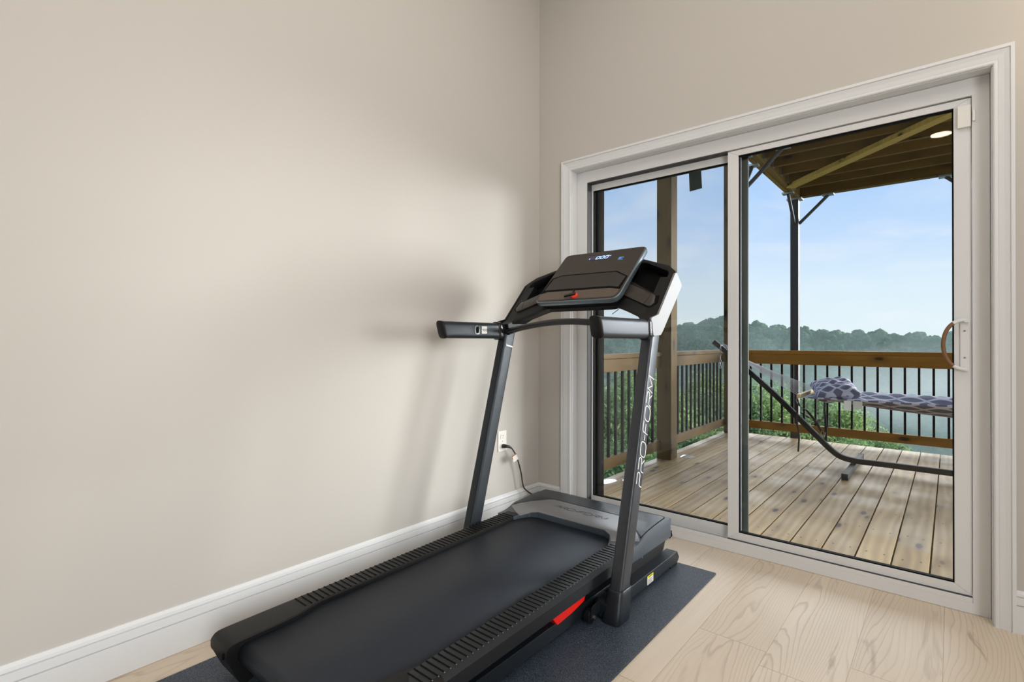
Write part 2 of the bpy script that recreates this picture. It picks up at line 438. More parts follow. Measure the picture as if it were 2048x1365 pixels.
# ------------------------------------------------------------------ room shell
def struct(mb, name, mats, **k):
    return tag(mb.build(name, mats, **k), kind='structure')
RX, RY, RZ = 4.4, -6.2, 3.4
struct(MB().box(0, RX, RY, .16, -.02, 0), 'floor', oak, smooth=False)
struct(MB().box(-.14, 0, RY, .16, -.1, RZ), 'wall_left', wall_paint, smooth=False)
XI0, XI1, ZI = .240, 2.0705, 2.033       # inner edges of the door opening
wb = MB()
wb.box(-.14, XI0-.006, 0, .16, -.1, RZ); wb.box(XI1+.006, RX, 0, .16, -.1, RZ); wb.box(XI0-.006, XI1+.006, 0, .16, ZI+.006, RZ)
struct(wb, 'wall_back', wall_paint, smooth=False)
struct(MB().box(RX, RX+.12, RY, .16, -.1, RZ), 'wall_right', wall_paint, smooth=False)
struct(MB().box(-.14, RX+.12, RY-.12, RY, -.1, RZ), 'wall_front', wall_paint, smooth=False)
struct(MB().box(-.14, RX+.12, RY-.12, .16, RZ, RZ+.1), 'ceiling', ceil_paint, smooth=False)

bb = [(0,0),(.015,0),(.015,.0962),(.0085,.0975),(.0085,.0998),(.0150,.1010),(.0142,.1262),(.0075,.1275),(.0075,.1298),(.0124,.1310),(.0105,.1395),(.0055,.1462),(.004,.149),(0,.149)]
def bevelled(o): return o
struct(MB().loft([[(t, RY, z) for t, z in bb], [(t, -t, z) for t, z in bb]]), 'baseboard_left', trim_paint, smooth=False)
struct(MB().loft([[(t, -t, z) for t, z in bb], [(.184, -t, z) for t, z in bb]]), 'baseboard_back', trim_paint, smooth=False)
struct(MB().loft([[(2.125, -t, z) for t, z in bb], [(RX, -t, z) for t, z in bb]]), 'baseboard_right', trim_paint, smooth=False)

# casing: stepped profile mitred round the opening
prof = [(0,.0),(0,.009),(.004,.012),(.010,.012),(.0125,.0085),(.016,.010),(.030,.0125),(.042,.0165),(.0445,.0135),(.047,.0185),(.0575,.0185),(.0575,.0)]
loops = []
for px_, pz_ in ((XI0, 0), (XI0, ZI), (XI1, ZI), (XI1, 0)):
    l = []
    for d, t in prof:
        x = px_ - d*1.07 if px_ < 1 else px_ + d
        z = pz_ + d*1.06 if pz_ > 1 else pz_
        l.append((x, -t, z))
    loops.append(l)
struct(MB().loft(loops), 'trim_1', trim_paint, smooth=False)

# ------------------------------------------------------------------ sliding door set
door = thing('door_1', (1.15, .08, 0), 'white vinyl two-panel sliding patio door in the back wall', 'door', kind='structure')
j = MB()
j.box(XI0-.006, XI0+.004, 0, .16, 0, ZI+.006); j.box(XI1-.004, XI1+.006, 0, .16, 0, ZI+.006); j.box(XI0, XI1, 0, .16, ZI-.003, ZI+.006)
j.build('jamb_lining', trim_paint, door, bevel=.001)
f = MB()
fo_ = [(.2445,.0005),(2.0655,.0005),(2.0655,2.0295),(.2445,2.0295)]; fi_ = [(.313,.040),(2.0145,.040),(2.0145,1.962),(.313,1.962)]
fr_l = [[(x, y, z) for x, z in l] for l, y in ((fo_, .055), (fi_, .055), (fi_, .17), (fo_, .17))]
f.loft(fr_l, caps=False, closed=True)
f.box(.3135, 2.014, .0552, .0615, .0395, .0610)
f.build('door_frame', vinyl, door, bevel=.002)
g = MB()
g.box(.313, .3155, .058, .104, .042, 1.962); g.box(.313, 1.115, .058, .104, 1.957, 1.9625); g.box(.313, 1.115, .0615, .102, .0395, .0435); g.box(1.117, 2.0135, .0560, .0660, .0606, .0640)  # dark grey strips on the frame's inner faces and under the slider
g.build('track_channel', groove, door)
def panel(name, x0, x1, z0, z1, gx0, gx1, gz0, gz1, y0, y1):
    p = MB()
    outer = [(x0,z0),(x1,z0),(x1,z1),(x0,z1)]; inner = [(gx0,gz0),(gx1,gz0),(gx1,gz1),(gx0,gz1)]
    for a in range(4):
        b = (a+1) % 4
        q = [outer[a], outer[b], inner[b], inner[a]]
        p.loft([[(x, y0, z) for x, z in q], [(x, y1, z) for x, z in q]])
    o = p.build(name, vinyl, door, bevel=.0018)
    gk = MB(); ym = (y0+y1)/2; w = .005
    gk.box(gx0, gx0+w, ym-.011, ym+.011, gz0, gz1); gk.box(gx1-w, gx1, ym-.011, ym+.011, gz0, gz1)
    gk.box(gx0, gx1, ym-.011, ym+.011, gz0, gz0+w); gk.box(gx0, gx1, ym-.011, ym+.011, gz1-w, gz1)
    gk.build('glazing_gasket', gasket, o)
    gl = MB()
    for yy in (ym-.009, ym+.007): gl.box(gx0+.001, gx1-.001, yy, yy+.0025, gz0+.001, gz1-.001)
    tag(gl.build('glass_pane', glass, o, smooth=False), 'double glazed clear pane')
    return o
fixed = panel('fixed_panel', .311, 1.160, .045, 1.963, .3235, 1.118, .107, 1.921, .104, .138)
slide = panel('sliding_panel', 1.1165, 2.0136, .0645, 1.958, 1.1665, 1.962, .098, 1.931, .064, .099)
# pull handle with a brown half-round grip reaching over the glass
HZ = 1.017
h = MB()
hb = rounded([(1.980,.918),(2.006,.918),(2.006,1.116),(1.980,1.116)], .006)
h.loft([[(x, .0655, z) for x, z in hb], [(x, .0585, z) for x, z in hb]])
hd = h.build('handle', vinyl, slide, bevel=.001)
arc_w = []; arc_b = []
for k in range(25):
    a = -PI/2+PI*k/24
    xx = 2.000-.070*math.cos(a)**.8; zz = HZ+.094*math.sin(a)
    (arc_b if xx < 1.9605 else arc_w).append((xx, .050-.010*math.cos(a), zz))
sec = [(.007*math.cos(2*PI*i/10), .0055*math.sin(2*PI*i/10)) for i in range(10)]
lo = [p for p in arc_w if p[2] < HZ]; hi = [p for p in arc_w if p[2] > HZ]
m_ = MB(); m_.sweep(lo+[arc_b[0]], sec, up=(0,1,0)); m_.sweep([arc_b[-1]]+hi, sec, up=(0,1,0))
m_.box(1.992, 2.004, .045, .064, .918, .932); m_.box(1.992, 2.004, .045, .064, 1.102, 1.116)
h2 = MB(); h2.v, h2.f, h2.m = m_.v, m_.f, m_.m
h2.build('handle_arm', vinyl, slide, angle=60)
tag(MB().sweep(arc_b, sec, up=(0,1,0)).build('handle_grip', cap_brown, slide, angle=60), 'brown curved pull grip')
for zz in (.967, 1.069):
    MB().loft([[(1.993+.0035*math.cos(t*PI/6), yy, zz+.0035*math.sin(t*PI/6)) for t in range(12)] for yy in (.0586, .0572)]).build('handle_screw', galv, slide)
# insect screen panel parked behind the fixed pane
s_ = MB()
s_.box(1.1365, 1.186, .152, .166, .045, 1.96); s_.box(1.150, 1.156, .147, .153, .045, 1.96)
s_.box(.325, 1.186, .152, .166, 1.93, 1.96); s_.box(.325, 1.186, .152, .166, .042, .085)
sp = s_.build('screen_frame', screen_frame, door, bevel=.002)
MB().add([(.33, .159, .08), (1.14, .159, .08), (1.14, .159, 1.935), (.33, .159, 1.935)], [(0,1,2,3)]).build('screen_mesh', screen, sp, smooth=False)
MB().prism(rounded([(1.153,.945),(1.1585,.945),(1.1585,1.062),(1.153,1.062)], .0025), 'y', .1505, .1525).build('latch_slot', gasket, sp)
jb = MB(); jb.box(.244, .343, .140, .205, -.02, 2.03); jb.box(2.055, 2.10, .16, .20, -.02, 2.06)  # left strip stands for the shaded screen stile, its shade in the colour
jb.build('shade_strip', bronze, door, bevel=.003)
# alarm contact on the sliding panel and its magnet on the frame
sn = MB().box(1.9735, 2.012, .050, .0645, 1.845, 1.928).build('door_sensor', outlet_white, bevel=.002)
tag(sn, 'white plastic alarm sensor block at top right corner of the sliding door', 'sensor')
sn2 = MB().box(2.0165, 2.0245, .047, .0555, 1.862, 1.905).build('sensor_magnet', outlet_white, bevel=.002)
tag(sn2, 'small white sensor magnet on door frame beside the alarm block', 'magnet')
st = MB().add([(.9045, .1085, 1.913), (.9685, .1085, 1.917), (.9735, .1085, 1.818), (.909, .1085, 1.812), (.9045, .1103, 1.913), (.9685, .1103, 1.917), (.9735, .1103, 1.818), (.909, .1103, 1.812)],
              [(0,1,2,3),(7,6,5,4),(0,4,5,1),(1,5,6,2),(2,6,7,3),(3,7,4,0)]).build('window_sticker', sticker_mat, smooth=False)
tag(st, 'small dark square sticker on the upper left glass pane', 'sticker')

# ------------------------------------------------------------------ wall outlet
ot = thing('wall_outlet', (.003, -.346, .455), 'white duplex wall outlet on the left wall with a black plug in it', 'outlet')
MB().prism(rounded([(-.311,.397),(-.381,.397),(-.381,.512),(-.311,.512)], .004), 'x', 0, .0055).build('cover_plate', outlet_white, ot, bevel=.0015)
for zc in (.481, .427):
    rc = MB().prism(rounded([(-.329,zc-.0165),(-.363,zc-.0165),(-.363,zc+.0165),(-.329,zc+.0165)], .010), 'x', .0055, .0075).build('receptacle', outlet_white, ot)
    sl = MB(); sl.box(.0073, .0079, -.3415, -.3395, zc+.000, zc+.009); sl.box(.0073, .0079, -.3535, -.3515, zc+.001, zc+.008)
    sl.box(.0073, .0079, -.3485, -.3445, zc-.010, zc-.006); sl.build('slot', dark_ink, rc, smooth=False)
MB().loft([[(xx, -.346+.003*math.cos(t*PI/5), .454+.003*math.sin(t*PI/5)) for t in range(10)] for xx in (.0054, .0065)]).build('screw', galv, ot)

# ------------------------------------------------------------------ ceiling light (its glow shows in the door glass)
cl = thing('ceiling_light', (1.872, -4.95, RZ), 'round recessed ceiling light behind the camera, mirrored in the door glass', 'light')
MB().loft([[(1.872+r*math.cos(t*PI/16), -4.95+r*math.sin(t*PI/16), z) for t in range(32)] for r, z in ((.125,RZ-.001),(.120,RZ-.008),(.098,RZ-.008),(.096,RZ-.002))], caps=False).build('trim_ring', trim_paint, cl)
MB().loft([[(1.872+r*math.cos(t*PI/16), -4.95+r*math.sin(t*PI/16), z) for t in range(32)] for r, z in ((.097,RZ-.001),(.097,RZ-.004))]).build('lens', P('warm lit lens', (1,.9,.75,1), .5, emit=((1,.80,.58,1), 42)), cl)

# ------------------------------------------------------------------ exercise mat
em = MB().prism(rounded([(.140,-2.50),(1.180,-2.50),(1.164,-.237),(.140,-.262)], .006), 'z', 0, .007).build('exercise_mat', rubber, bevel=.0015)
tag(em, 'black pebbled rubber exercise mat on the oak floor under the treadmill', 'mat')

# ------------------------------------------------------------------ stroke lettering
def stroke_letter(ch):
    P_ = [(0,0),(.0,.36),(.08,.47),(.2,.5),(.78,.5),(.95,.58),(1,.75),(.95,.93),(.8,1),(.02,1)]
    if ch == 'P': return [P_]
    if ch == 'R': return [P_, [(.52,.5),(1,0)]]
    if ch == 'O': return [rounded([(0,0),(1,0),(1,1),(0,1)], .38, 5)+[None]]
    if ch == 'F': return [[(0,0),(0,.82),(.08,.95),(.22,1),(1,1)], [(0,.52),(.85,.52)]]
    if ch == 'M': return [[(0,0),(.06,1),(.46,.22),(.94,1),(1,0)]]
    if ch == '-': return [[(0,.5),(1,.5)]]
    seg = {'a': [(0,1),(1,1)], 'b': [(1,1),(1,.5)], 'c': [(1,.5),(1,0)], 'd': [(0,0),(1,0)], 'e': [(0,0),(0,.5)], 'f': [(0,.5),(0,1)], 'g': [(0,.5),(1,.5)]}
    on = {'0': 'abcdef', '4': 'bcfg', '7': 'abc', '2': 'abged', 'z': 'g'}[ch]
    return [seg[k] for k in on]
def lettering(mb, text, place, wd, slant=.3, widths=None, gap=.22, height=1., lift=0.):
    """strokes laid out along u (0..length) and v (0..height); place(u, v) gives a point"""
    W = widths or {'P': 1.5, 'R': 1.55, 'O': 1.75, 'F': 1.3, 'M': 1.8, '-': .7}
    u0 = 0
    for ch in text:
        w = W.get(ch, .7)
        for line in stroke_letter(ch):
            cl_ = line[-1] is None
            pts = [Vector((u0+p[0]*w+slant*p[1], p[1]))*height for p in line if p is not None]
            if cl_: pts.append(pts[0])
            pts = [p for i, p in enumerate(pts) if i == 0 or (p-pts[i-1]).length > 1e-6]
            L = []; R = []; K = len(pts)
            for i, p in enumerate(pts):
                if cl_: d0 = (p-pts[i-1 if i else K-2]); d1 = (pts[i+1 if i < K-1 else 1]-p)
                else: d0 = p-pts[max(i-1, 0)]; d1 = pts[min(i+1, K-1)]-p
                d0 = d0.normalized() if d0.length > 0 else d1.normalized(); d1 = d1.normalized() if d1.length > 0 else d0
                n0 = Vector((-d0.y, d0.x)); n1 = Vector((-d1.y, d1.x)); n = n0+n1
                n = n.normalized() if n.length > 1e-3 else n0
                n = n*(wd/2/max(.45, n.dot(n0)))
                L.append(p+n); R.append(p-n)
            mb.add([place(c.x, c.y) for c in L+R], [(i, i+1, K+i+1, K+i) for i in range(K-1)])
        u0 += w+gap
    return u0*height

# ------------------------------------------------------------------ treadmill
TM = thing('treadmill', (.62, -1.1, .007), 'black and silver treadmill standing on the rubber mat beside the left wall', 'treadmill')
UX = .625                 # centre of the uprights
DX = .6125                # centre of the running deck
def zt(y): return .178+.02*(y+.95)
def mir(x, c): return 2*c-x
def yr(z): return -.63+(z-.993)*.275      # rear edge of an upright at height z
Z0 = .0075
# base frame
for sd in (1, -1):
    X = (lambda x: x) if sd > 0 else (lambda x: mir(x, UX))
    r_ = MB().prism([(-.90,.018),(-.262,.018),(-.244,.036),(-.266,.068),(-.90,.068)], 'x', X(.945), X(1.0)).build('base_rail', charcoal, TM, bevel=.004)
    MB().box(min(X(.948), X(.997)), max(X(.948), X(.997)), -.335, -.262, Z0, .019).build('rubber_foot', black_plastic, r_, bevel=.002)
    if sd > 0:
        stk = MB(); stk.add([(1.0012, -.576, .0595), (1.0012, -.520, .0595), (1.0012, -.520, .0495), (1.0012, -.576, .0495)], [(0,1,2,3)], 0)
        stk.add([(1.001, -.576, .0495), (1.001, -.520, .0495), (1.001, -.520, .0235), (1.001, -.576, .0235)], [(0,1,2,3)], 1)
        for k in range(5): stk.add([(1.0015, -.571, .045-k*.0042), (1.0015, -.527-.006*(k % 2), .045-k*.0042), (1.0015, -.527-.006*(k % 2), .0435-k*.0042), (1.0015, -.571, .0435-k*.0042)], [(0,1,2,3)], 2)
        for k in range(6): stk.add([(1.0017, -.566+k*.0065, .057), (1.0017, -.562+k*.0065, .057), (1.0017, -.562+k*.0065, .052), (1.0017, -.566+k*.0065, .052)], [(0,1,2,3)], 2)
        tag(stk.build('warning_label', [yellow, paper, dark_ink], r_, smooth=False, recalc=False), 'yellow and white caution label')
    # boot
    lp = []
    for k, (z, gx, gy) in enumerate([(Z0,.010,.012),(.014,.013,.015),(.05,.011,.013),(.100,.007,.009),(.114,.0065,.008),(.117,.0045,.006),(.117,.001,.002)]):
        y0 = yr(z)-gy; y1 = yr(z)+.075+gy*.7; x0, x1 = X(.990-gx), X(1.040+gx)
        x0, x1 = min(x0, x1), max(x0, x1)
        lp.append([(x, y, z) for x, y in rounded([(x0,y0),(x1,y0),(x1,y1),(x0,y1)], .022, 4)])
    MB().loft(lp).build('upright_boot', charcoal, TM, angle=50)
    # upright
    lp = []
    for z in (.09, 1.09):
        y0 = yr(z); x0, x1 = sorted((X(.990), X(1.040)))
        lp.append([(x, y, z) for x, y in rounded([(x0,y0),(x1,y0),(x1,y0+.075),(x0,y0+.075)], .013, 4)])
    up_ = MB().loft(lp).build('upright', graphite if sd > 0 else charcoal, TM, angle=50)  # one paint in two tones, lit right post and shaded left post
    if sd > 0:
        lg = MB(); a = math.atan(.275)
        dz, dy = math.cos(a), math.sin(a)
        s0z = .462
        def place(u, v):      # runs up the post; letter tops face the rear
            return (1.0409, yr(s0z)+.064+u*dy-v*dz*1., s0z+u*dz+v*dy)
        hgt = .046
        L0 = lettering(MB(), 'PRO-FORM', lambda u, v: (0,0,0), .1, height=hgt)
        kk = .432/L0
        lettering(lg, 'PRO-FORM', lambda u, v: place(u*kk, v), .0052, height=hgt)
        tag(lg.build('upright_logo', white_ink, up_, smooth=False, recalc=False), 'white lettering up the post')
    else:
        s2 = MB().add([(.2632, -.613, 1.009), (.2632, -.563, .999), (.2632, -.563, .991), (.2632, -.613, 1.001)], [(0,1,2,3)])
        tag(s2.build('strip_label', paper, up_, smooth=False, recalc=False), 'thin white strip label')
    # handlebar
    hp = rounded([(.998,1.037),(1.043,1.037),(1.043,1.114),(.998,1.114)], .020, 5)
    hp = [(X(x), z) for x, z in hp]
    sl_ = lambda z: (z-1.075)*-.28
    hb_ = MB().loft([[(x, -1.010+sl_(z), z) for x, z in hp], [(x, -.60, z) for x, z in hp]]).build('handlebar', graphite if sd > 0 else charcoal, TM, angle=50)  # right bar lighter, left bar darker: light and shade in the paint tone
    cc = (X(1.0205), 1.0755)
    def infl(k): return [(cc[0]+(x-cc[0])*k, cc[1]+(z-cc[1])*k) for x, z in hp]
    MB().loft([[(x, -1.006+sl_(z), z) for x, z in infl(1.03)], [(x, -1.016+sl_(z), z) for x, z in infl(1.03)], [(x, -1.019+sl_(z), z) for x, z in infl(.9)]]).build('handle_end_cap', black_plastic, hb_, angle=50)
    if sd < 0:
        ov = rounded([(-.828,1.055),(-.791,1.055),(-.791,1.099),(-.828,1.099)], .018, 5)
        ovi = rounded([(-.820,1.062),(-.799,1.062),(-.799,1.092),(-.820,1.092)], .010, 5)
        MB().prism(ov, 'x', .2515, .2545).build('port_ring', gloss_black, hb_)
        MB().prism(ovi, 'x', .2540, .2550).build('port_opening', gasket, hb_)
        lb = MB().add([(.2526, -.778, 1.095), (.2526, -.742, 1.095), (.2526, -.742, 1.060), (.2526, -.778, 1.060)], [(0,1,2,3)], 0)
        lt = MB(); lettering(lt, '4072', lambda u, v: (.2530, -.7725+u, 1.0725+v), .0016, slant=.0, height=.0100, widths={'4': .55, '0': .55, '7': .5, '2': .55}, gap=.22)
        lb.add(lt.v, lt.f, 1)
        tag(lb.build('number_label', [paper, dark_ink], hb_, smooth=False, recalc=False), 'white square number label')
    # collar where bar and console arm meet
    lp = []
    for t, k in ((-.655, 1.02), (-.652, 1.16), (-.63, 1.18), (-.622, 1.10)):
        lp.append([(x, t-.10*(z-1.075), z) for x, z in infl(k)])
    MB().loft(lp).build('collar', gloss_black, TM, angle=50)
# lower cross member
MB().box(.27, .98, -.86, -.80, .022, .062).build('cross_member', charcoal, TM, bevel=.004)
# pulse bar between the handles
pts = []
for k in range(25):
    t = k/24; x = .235+t*(1.013-.235)
    b = math.sin(PI*t)
    pts.append((x, -.60-.015*b, 1.068+.046*b))
MB().tube(pts, .0145, 12).build('cross_bar', gloss_black, TM, angle=60)

# ---- console
CO = Vector((UX, -.559, 1.135)); CV = Vector((0,.668,.744)).normalized(); CU = Vector((1,0,0)); CN = CU.cross(CV)
def crown(c, n0=0.):
    n = c[2]+n0; d = max(0., -n); t = min(1., max(0., (.26-c[1])/.16))
    return CO+CU*c[0]+CV*(c[1]+.95*d*t)+CN*n
half = [(0,.392),(.219,.378,.02),(.372,.310,.03),(.4165,.264,.02),(.4165,-.020,.004),(.365,-.050,.012),(.325,-.008,.03),(.262,.026,.05),(.19,.060,.06),(0,.075)]
outl = rounded(half[1:-1]+[(-p[0],)+tuple(p[1:]) for p in half[1:-1]][::-1], .01, 6)
holeR = rounded([(.200,.236),(.352,.130,.02),(.381,.124,.02),(.392,.145,.02),(.382,.268,.022),(.255,.342,.02),(.200,.352)], .012, 5)
holeL = [(-x, y) for x, y in holeR]
TH = .055
con = MB().mesh(plate([outl, holeR, holeL], TH, .004), lambda c: crown(c, -TH/2))
con.mesh(plate([rounded([(p[0]*.985, p[1]*.97+.004)+tuple(p[2:]) for p in half[1:-1]]+[(-p[0]*.985, p[1]*.97+.004)+tuple(p[2:]) for p in half[1:-1]][::-1], .01, 6)], .028, .004), lambda c: crown(c, -TH-.012))
for hl_ in (holeR, holeL):
    hc = Vector((sum(p[0] for p in hl_)/len(hl_), sum(p[1] for p in hl_)/len(hl_)))
    con.mesh(plate([[(hc.x+(p[0]-hc.x)*1.04, hc.y+(p[1]-hc.y)*1.04) for p in hl_]], .002), lambda c: crown(c, -TH+.003), 1)
CONS = con.build('console', [black_plastic, gasket], TM, merge=1e-5, angle=40)
for sd in (1, -1):
    tr = rounded([(.185,.216),(.352,.122,.008),(.371,.110,.012),(.379,.066,.012),(.363,.044,.014),(.185,.140)], .006, 4)
    if sd < 0: tr = [(-x, y) for x, y in tr]
    lid_ = MB().mesh(plate([tr], .010, .003), lambda c: crown(c, .004)).build('side_tray', face_brown, CONS, merge=1e-5)
    gp = rounded([(.185,.150),(.372,.050,.012),(.392,.068,.01),(.386,.118,.012),(.372,.112),(.185,.212)], .006, 3)
    if sd < 0: gp = [(-x, y) for x, y in gp]
    MB().mesh(plate([gp], .0016, 0), lambda c: crown(c, .0006)).build('tray_recess', gasket, CONS)
    q = rounded([(.27,.168),(.338,.128),(.352,.078),(.337,.070)], .003, 2)
    ln_ = MB()
    pts = [(.318,.135),(.350,.118),(.338,.068),(.332,.071)]
    for a, b in zip(pts[:-1], pts[1:]):
        a = Vector(a); b = Vector(b); n_ = Vector((-(b-a).y, (b-a).x)).normalized()*.0009
        ln_.add([crown((sd*c.x, c.y, 0), .0094) for c in (a+n_, a-n_, b-n_, b+n_)], [(0,1,2,3)])
    ln_.build('latch_line', gasket, lid_, smooth=False, recalc=False)
    # side cover (silver on the outside)
    sp_ = [(-.385,1.333),(-.318,1.275),(-.523,1.066),(-.540,1.052),(-.608,1.046),(-.632,1.120),(-.562,1.137)]
    xa, xb = (UX+.409, UX+.4185) if sd > 0 else (UX-.4185, UX-.409)
    tag(MB().prism(rounded([p+((.012,) if i else (.022,)) for i, p in enumerate(sp_)], .01, 4), 'x', xa, xb).build('side_cover', silver if sd > 0 else black_plastic, CONS, bevel=.002), 'silver console side cover' if sd > 0 else None)
    # rear shell closing the depth of the arm
    MB().prism([(-.40,1.310),(-.325,1.272),(-.52,1.075),(-.60,1.055),(-.615,1.110),(-.565,1.130)], 'x', UX+sd*.35, UX+sd*.4085).build('arm_shell', black_plastic, CONS, bevel=.004)
# display head
PO = Vector((UX, -.552, 1.215)); PV = Vector((0,.272,.262)).normalized(); PN = CU.cross(PV)
def pan(u, v, n=0.): return PO+CU*u+PV*v+PN*n
def panel_part(loops, th, n0, name, mat, parent, bevel=0., **k):
    return MB().mesh(plate(loops, th, bevel), lambda c: pan(c[0], c[1], n0+c[2])).build(name, mat, parent, merge=1e-5, **k)
body = rounded([(-.232,-.002,.03),(.225,-.002,.045),(.232,.381,.024),(-.228,.381,.03)], .03, 7)
panel_part([body], .026, -.014, 'display_body', rim_metal, CONS, .005)
MB().mesh(plate([rounded([(-.20,.01),(.20,.01),(.20,.35),(-.20,.35)], .03)], .05), lambda c: pan(c[0], c[1], -.050+c[2])).build('display_mount', black_plastic, CONS)
face = rounded([(-.228,.003,.03),(.219,.003,.043),(.226,.377,.022),(-.224,.377,.028)], .03, 7)
panel_part([face], .0012, .0004, 'faceplate', face_brown, CONS)
def inset(l): return l
low = rounded([(-.218,.010,.025),(.205,.010,.035),(.212,.062),(.155,.072),(-.185,.072),(-.225,.058)], .008, 4)
panel_part([low], .0008, .0014, 'control_strip', face_bronze, CONS)
led = rounded([(-.226,.060),(-.19,.074),(.155,.073),(.212,.058),(.216,.152),(.143,.199,.01),(-.165,.203,.02),(-.218,.182)], .004, 3)
panel_part([led], .0010, .0014, 'ledge_seam', gasket, CONS)
led2 = rounded([(-.215,.086),(-.18,.0875),(.150,.0865),(.198,.076),(.207,.149),(.140,.191,.01),(-.165,.195,.02),(-.205,.175)], .004, 3)
panel_part([led2], .0012, .0018, 'tablet_ledge', ledge_mat, CONS)
def pstrip(mb, a, b, w, n=.0016, mi=0):
    a = Vector(a); b = Vector(b); k = Vector((-(b-a).y, (b-a).x)).normalized()*w/2
    mb.add([pan(c.x, c.y, n) for c in (a+k, a-k, b-k, b+k)], [(0,1,2,3)], mi)
fl = MB()
for a, b in (((-.200,.215),(-.186,.355)), ((-.186,.355),(.186,.358)), ((.186,.358),(.172,.195))): pstrip(fl, a, b, .0008)
fl.build('trim_line', dim_ink, CONS, smooth=False, recalc=False)
dw = rounded([(-.068,.310),(.062,.309),(.060,.341),(-.066,.341)], .002, 2)
DS = panel_part([dw], .0006, .0016, 'display_screen', led_dim, CONS)
dg = MB(); lettering(dg, '000', lambda u, v: pan(-.022+u, .3135+v, .0024), .0034, slant=.25, height=.021, widths={'0': .75}, gap=.42)
for a, b in (((-.060,.316),(-.058,.325)), ((.0555,.328),(.0575,.334))):
    tk = MB(); pstrip(tk, a, b, .003, .0024); tk.build('display_tick', led_blue, CONS, smooth=False, recalc=False)
tag(dg.build('display_digits', led_blue, CONS, smooth=False, recalc=False), 'blue white digits reading 000')
bd = MB()
for a, b in (((.112,.306),(.138,.306)), ((.111,.299),(.126,.301)), ((.111,.293),(.137,.290))): pstrip(bd, a, b, .0052, .0020)
bd.build('display_badge', led_badge, CONS, smooth=False, recalc=False)
ring = MB()
def pring(mb, u, v, r, w=.0011, mi=0, a0=0, a1=360, asp=.75):
    n = max(3, int((a1-a0)/30))
    p = [(u+r*math.cos(math.radians(a0+(a1-a0)*k/n)), v+r*asp*math.sin(math.radians(a0+(a1-a0)*k/n))) for k in range(n+1)]
    for a, b in zip(p[:-1], p[1:]): pstrip(mb, a, b, w, .0022, mi)
for k in range(11): pring(ring, -.135+k*.0262, .246, .0090, a0=180, a1=360)
for k in range(10): pring(ring, -.129+k*.0262, .224, .0090, a0=180, a1=360)
for k in range(5): pring(ring, -.067+k*.030, .294, .0095, mi=1 if k == 2 else 0, a0=180, a1=360, w=.0026 if k == 2 else .0011)
for u, v, l, mi in ((-.165,.247,.005,1),(-.163,.226,.008,0),(.150,.251,.012,1),(.147,.231,.008,0),(-.006,.262,.034,0)): pstrip(ring, (u, v), (u+l, v), .0018, .0022, mi)
for u, mi in ((-.160,1),(-.129,1),(-.075,2),(.030,1),(.083,2),(.113,2)):
    big = u in (-.075, .030)
    pring(ring, u, .028, .017 if big else .011, mi=mi, a0=180 if not big else 20, a1=360, w=.0012)
pstrip(ring, (.095,.062), (.145,.062), .0028, .0022, 0)
ring.build('key_markings', [dim_ink, red_ink, green_ink], CONS, smooth=False, recalc=False)
# safety key
kb = MB(); kc = pan(-.010, .030, 0)
lp = []
for r, n in ((.017,.001),(.017,.007),(.013,.010)):
    lp.append([pan(-.010+r*math.cos(t*PI/10), .030+r*math.sin(t*PI/10), n) for t in range(20)])
kb.loft(lp); sk = tag(kb.build('safety_key', key_red, CONS), 'red round safety key')
kk2 = MB()
for a, b, w in (((-.004,.034),(-.058,.019),.016), ((-.020,.034),(-.023,.062),.007)):
    a = Vector(a); b = Vector(b); q = Vector((-(b-a).y, (b-a).x)).normalized()*w/2
    kk2.loft([[pan(c.x, c.y, n) for c in (a+q, a-q, b-q*.8, b+q*.8)] for n in (.009, .017)])
kk2.build('key_clip', gloss_black, CONS, bevel=.0015)
MB().tube([(.833,-.46,1.195),(.815,-.49,1.165),(.797,-.505,1.147)], .0016, 6).build('cable_tail', cable_black, CONS)

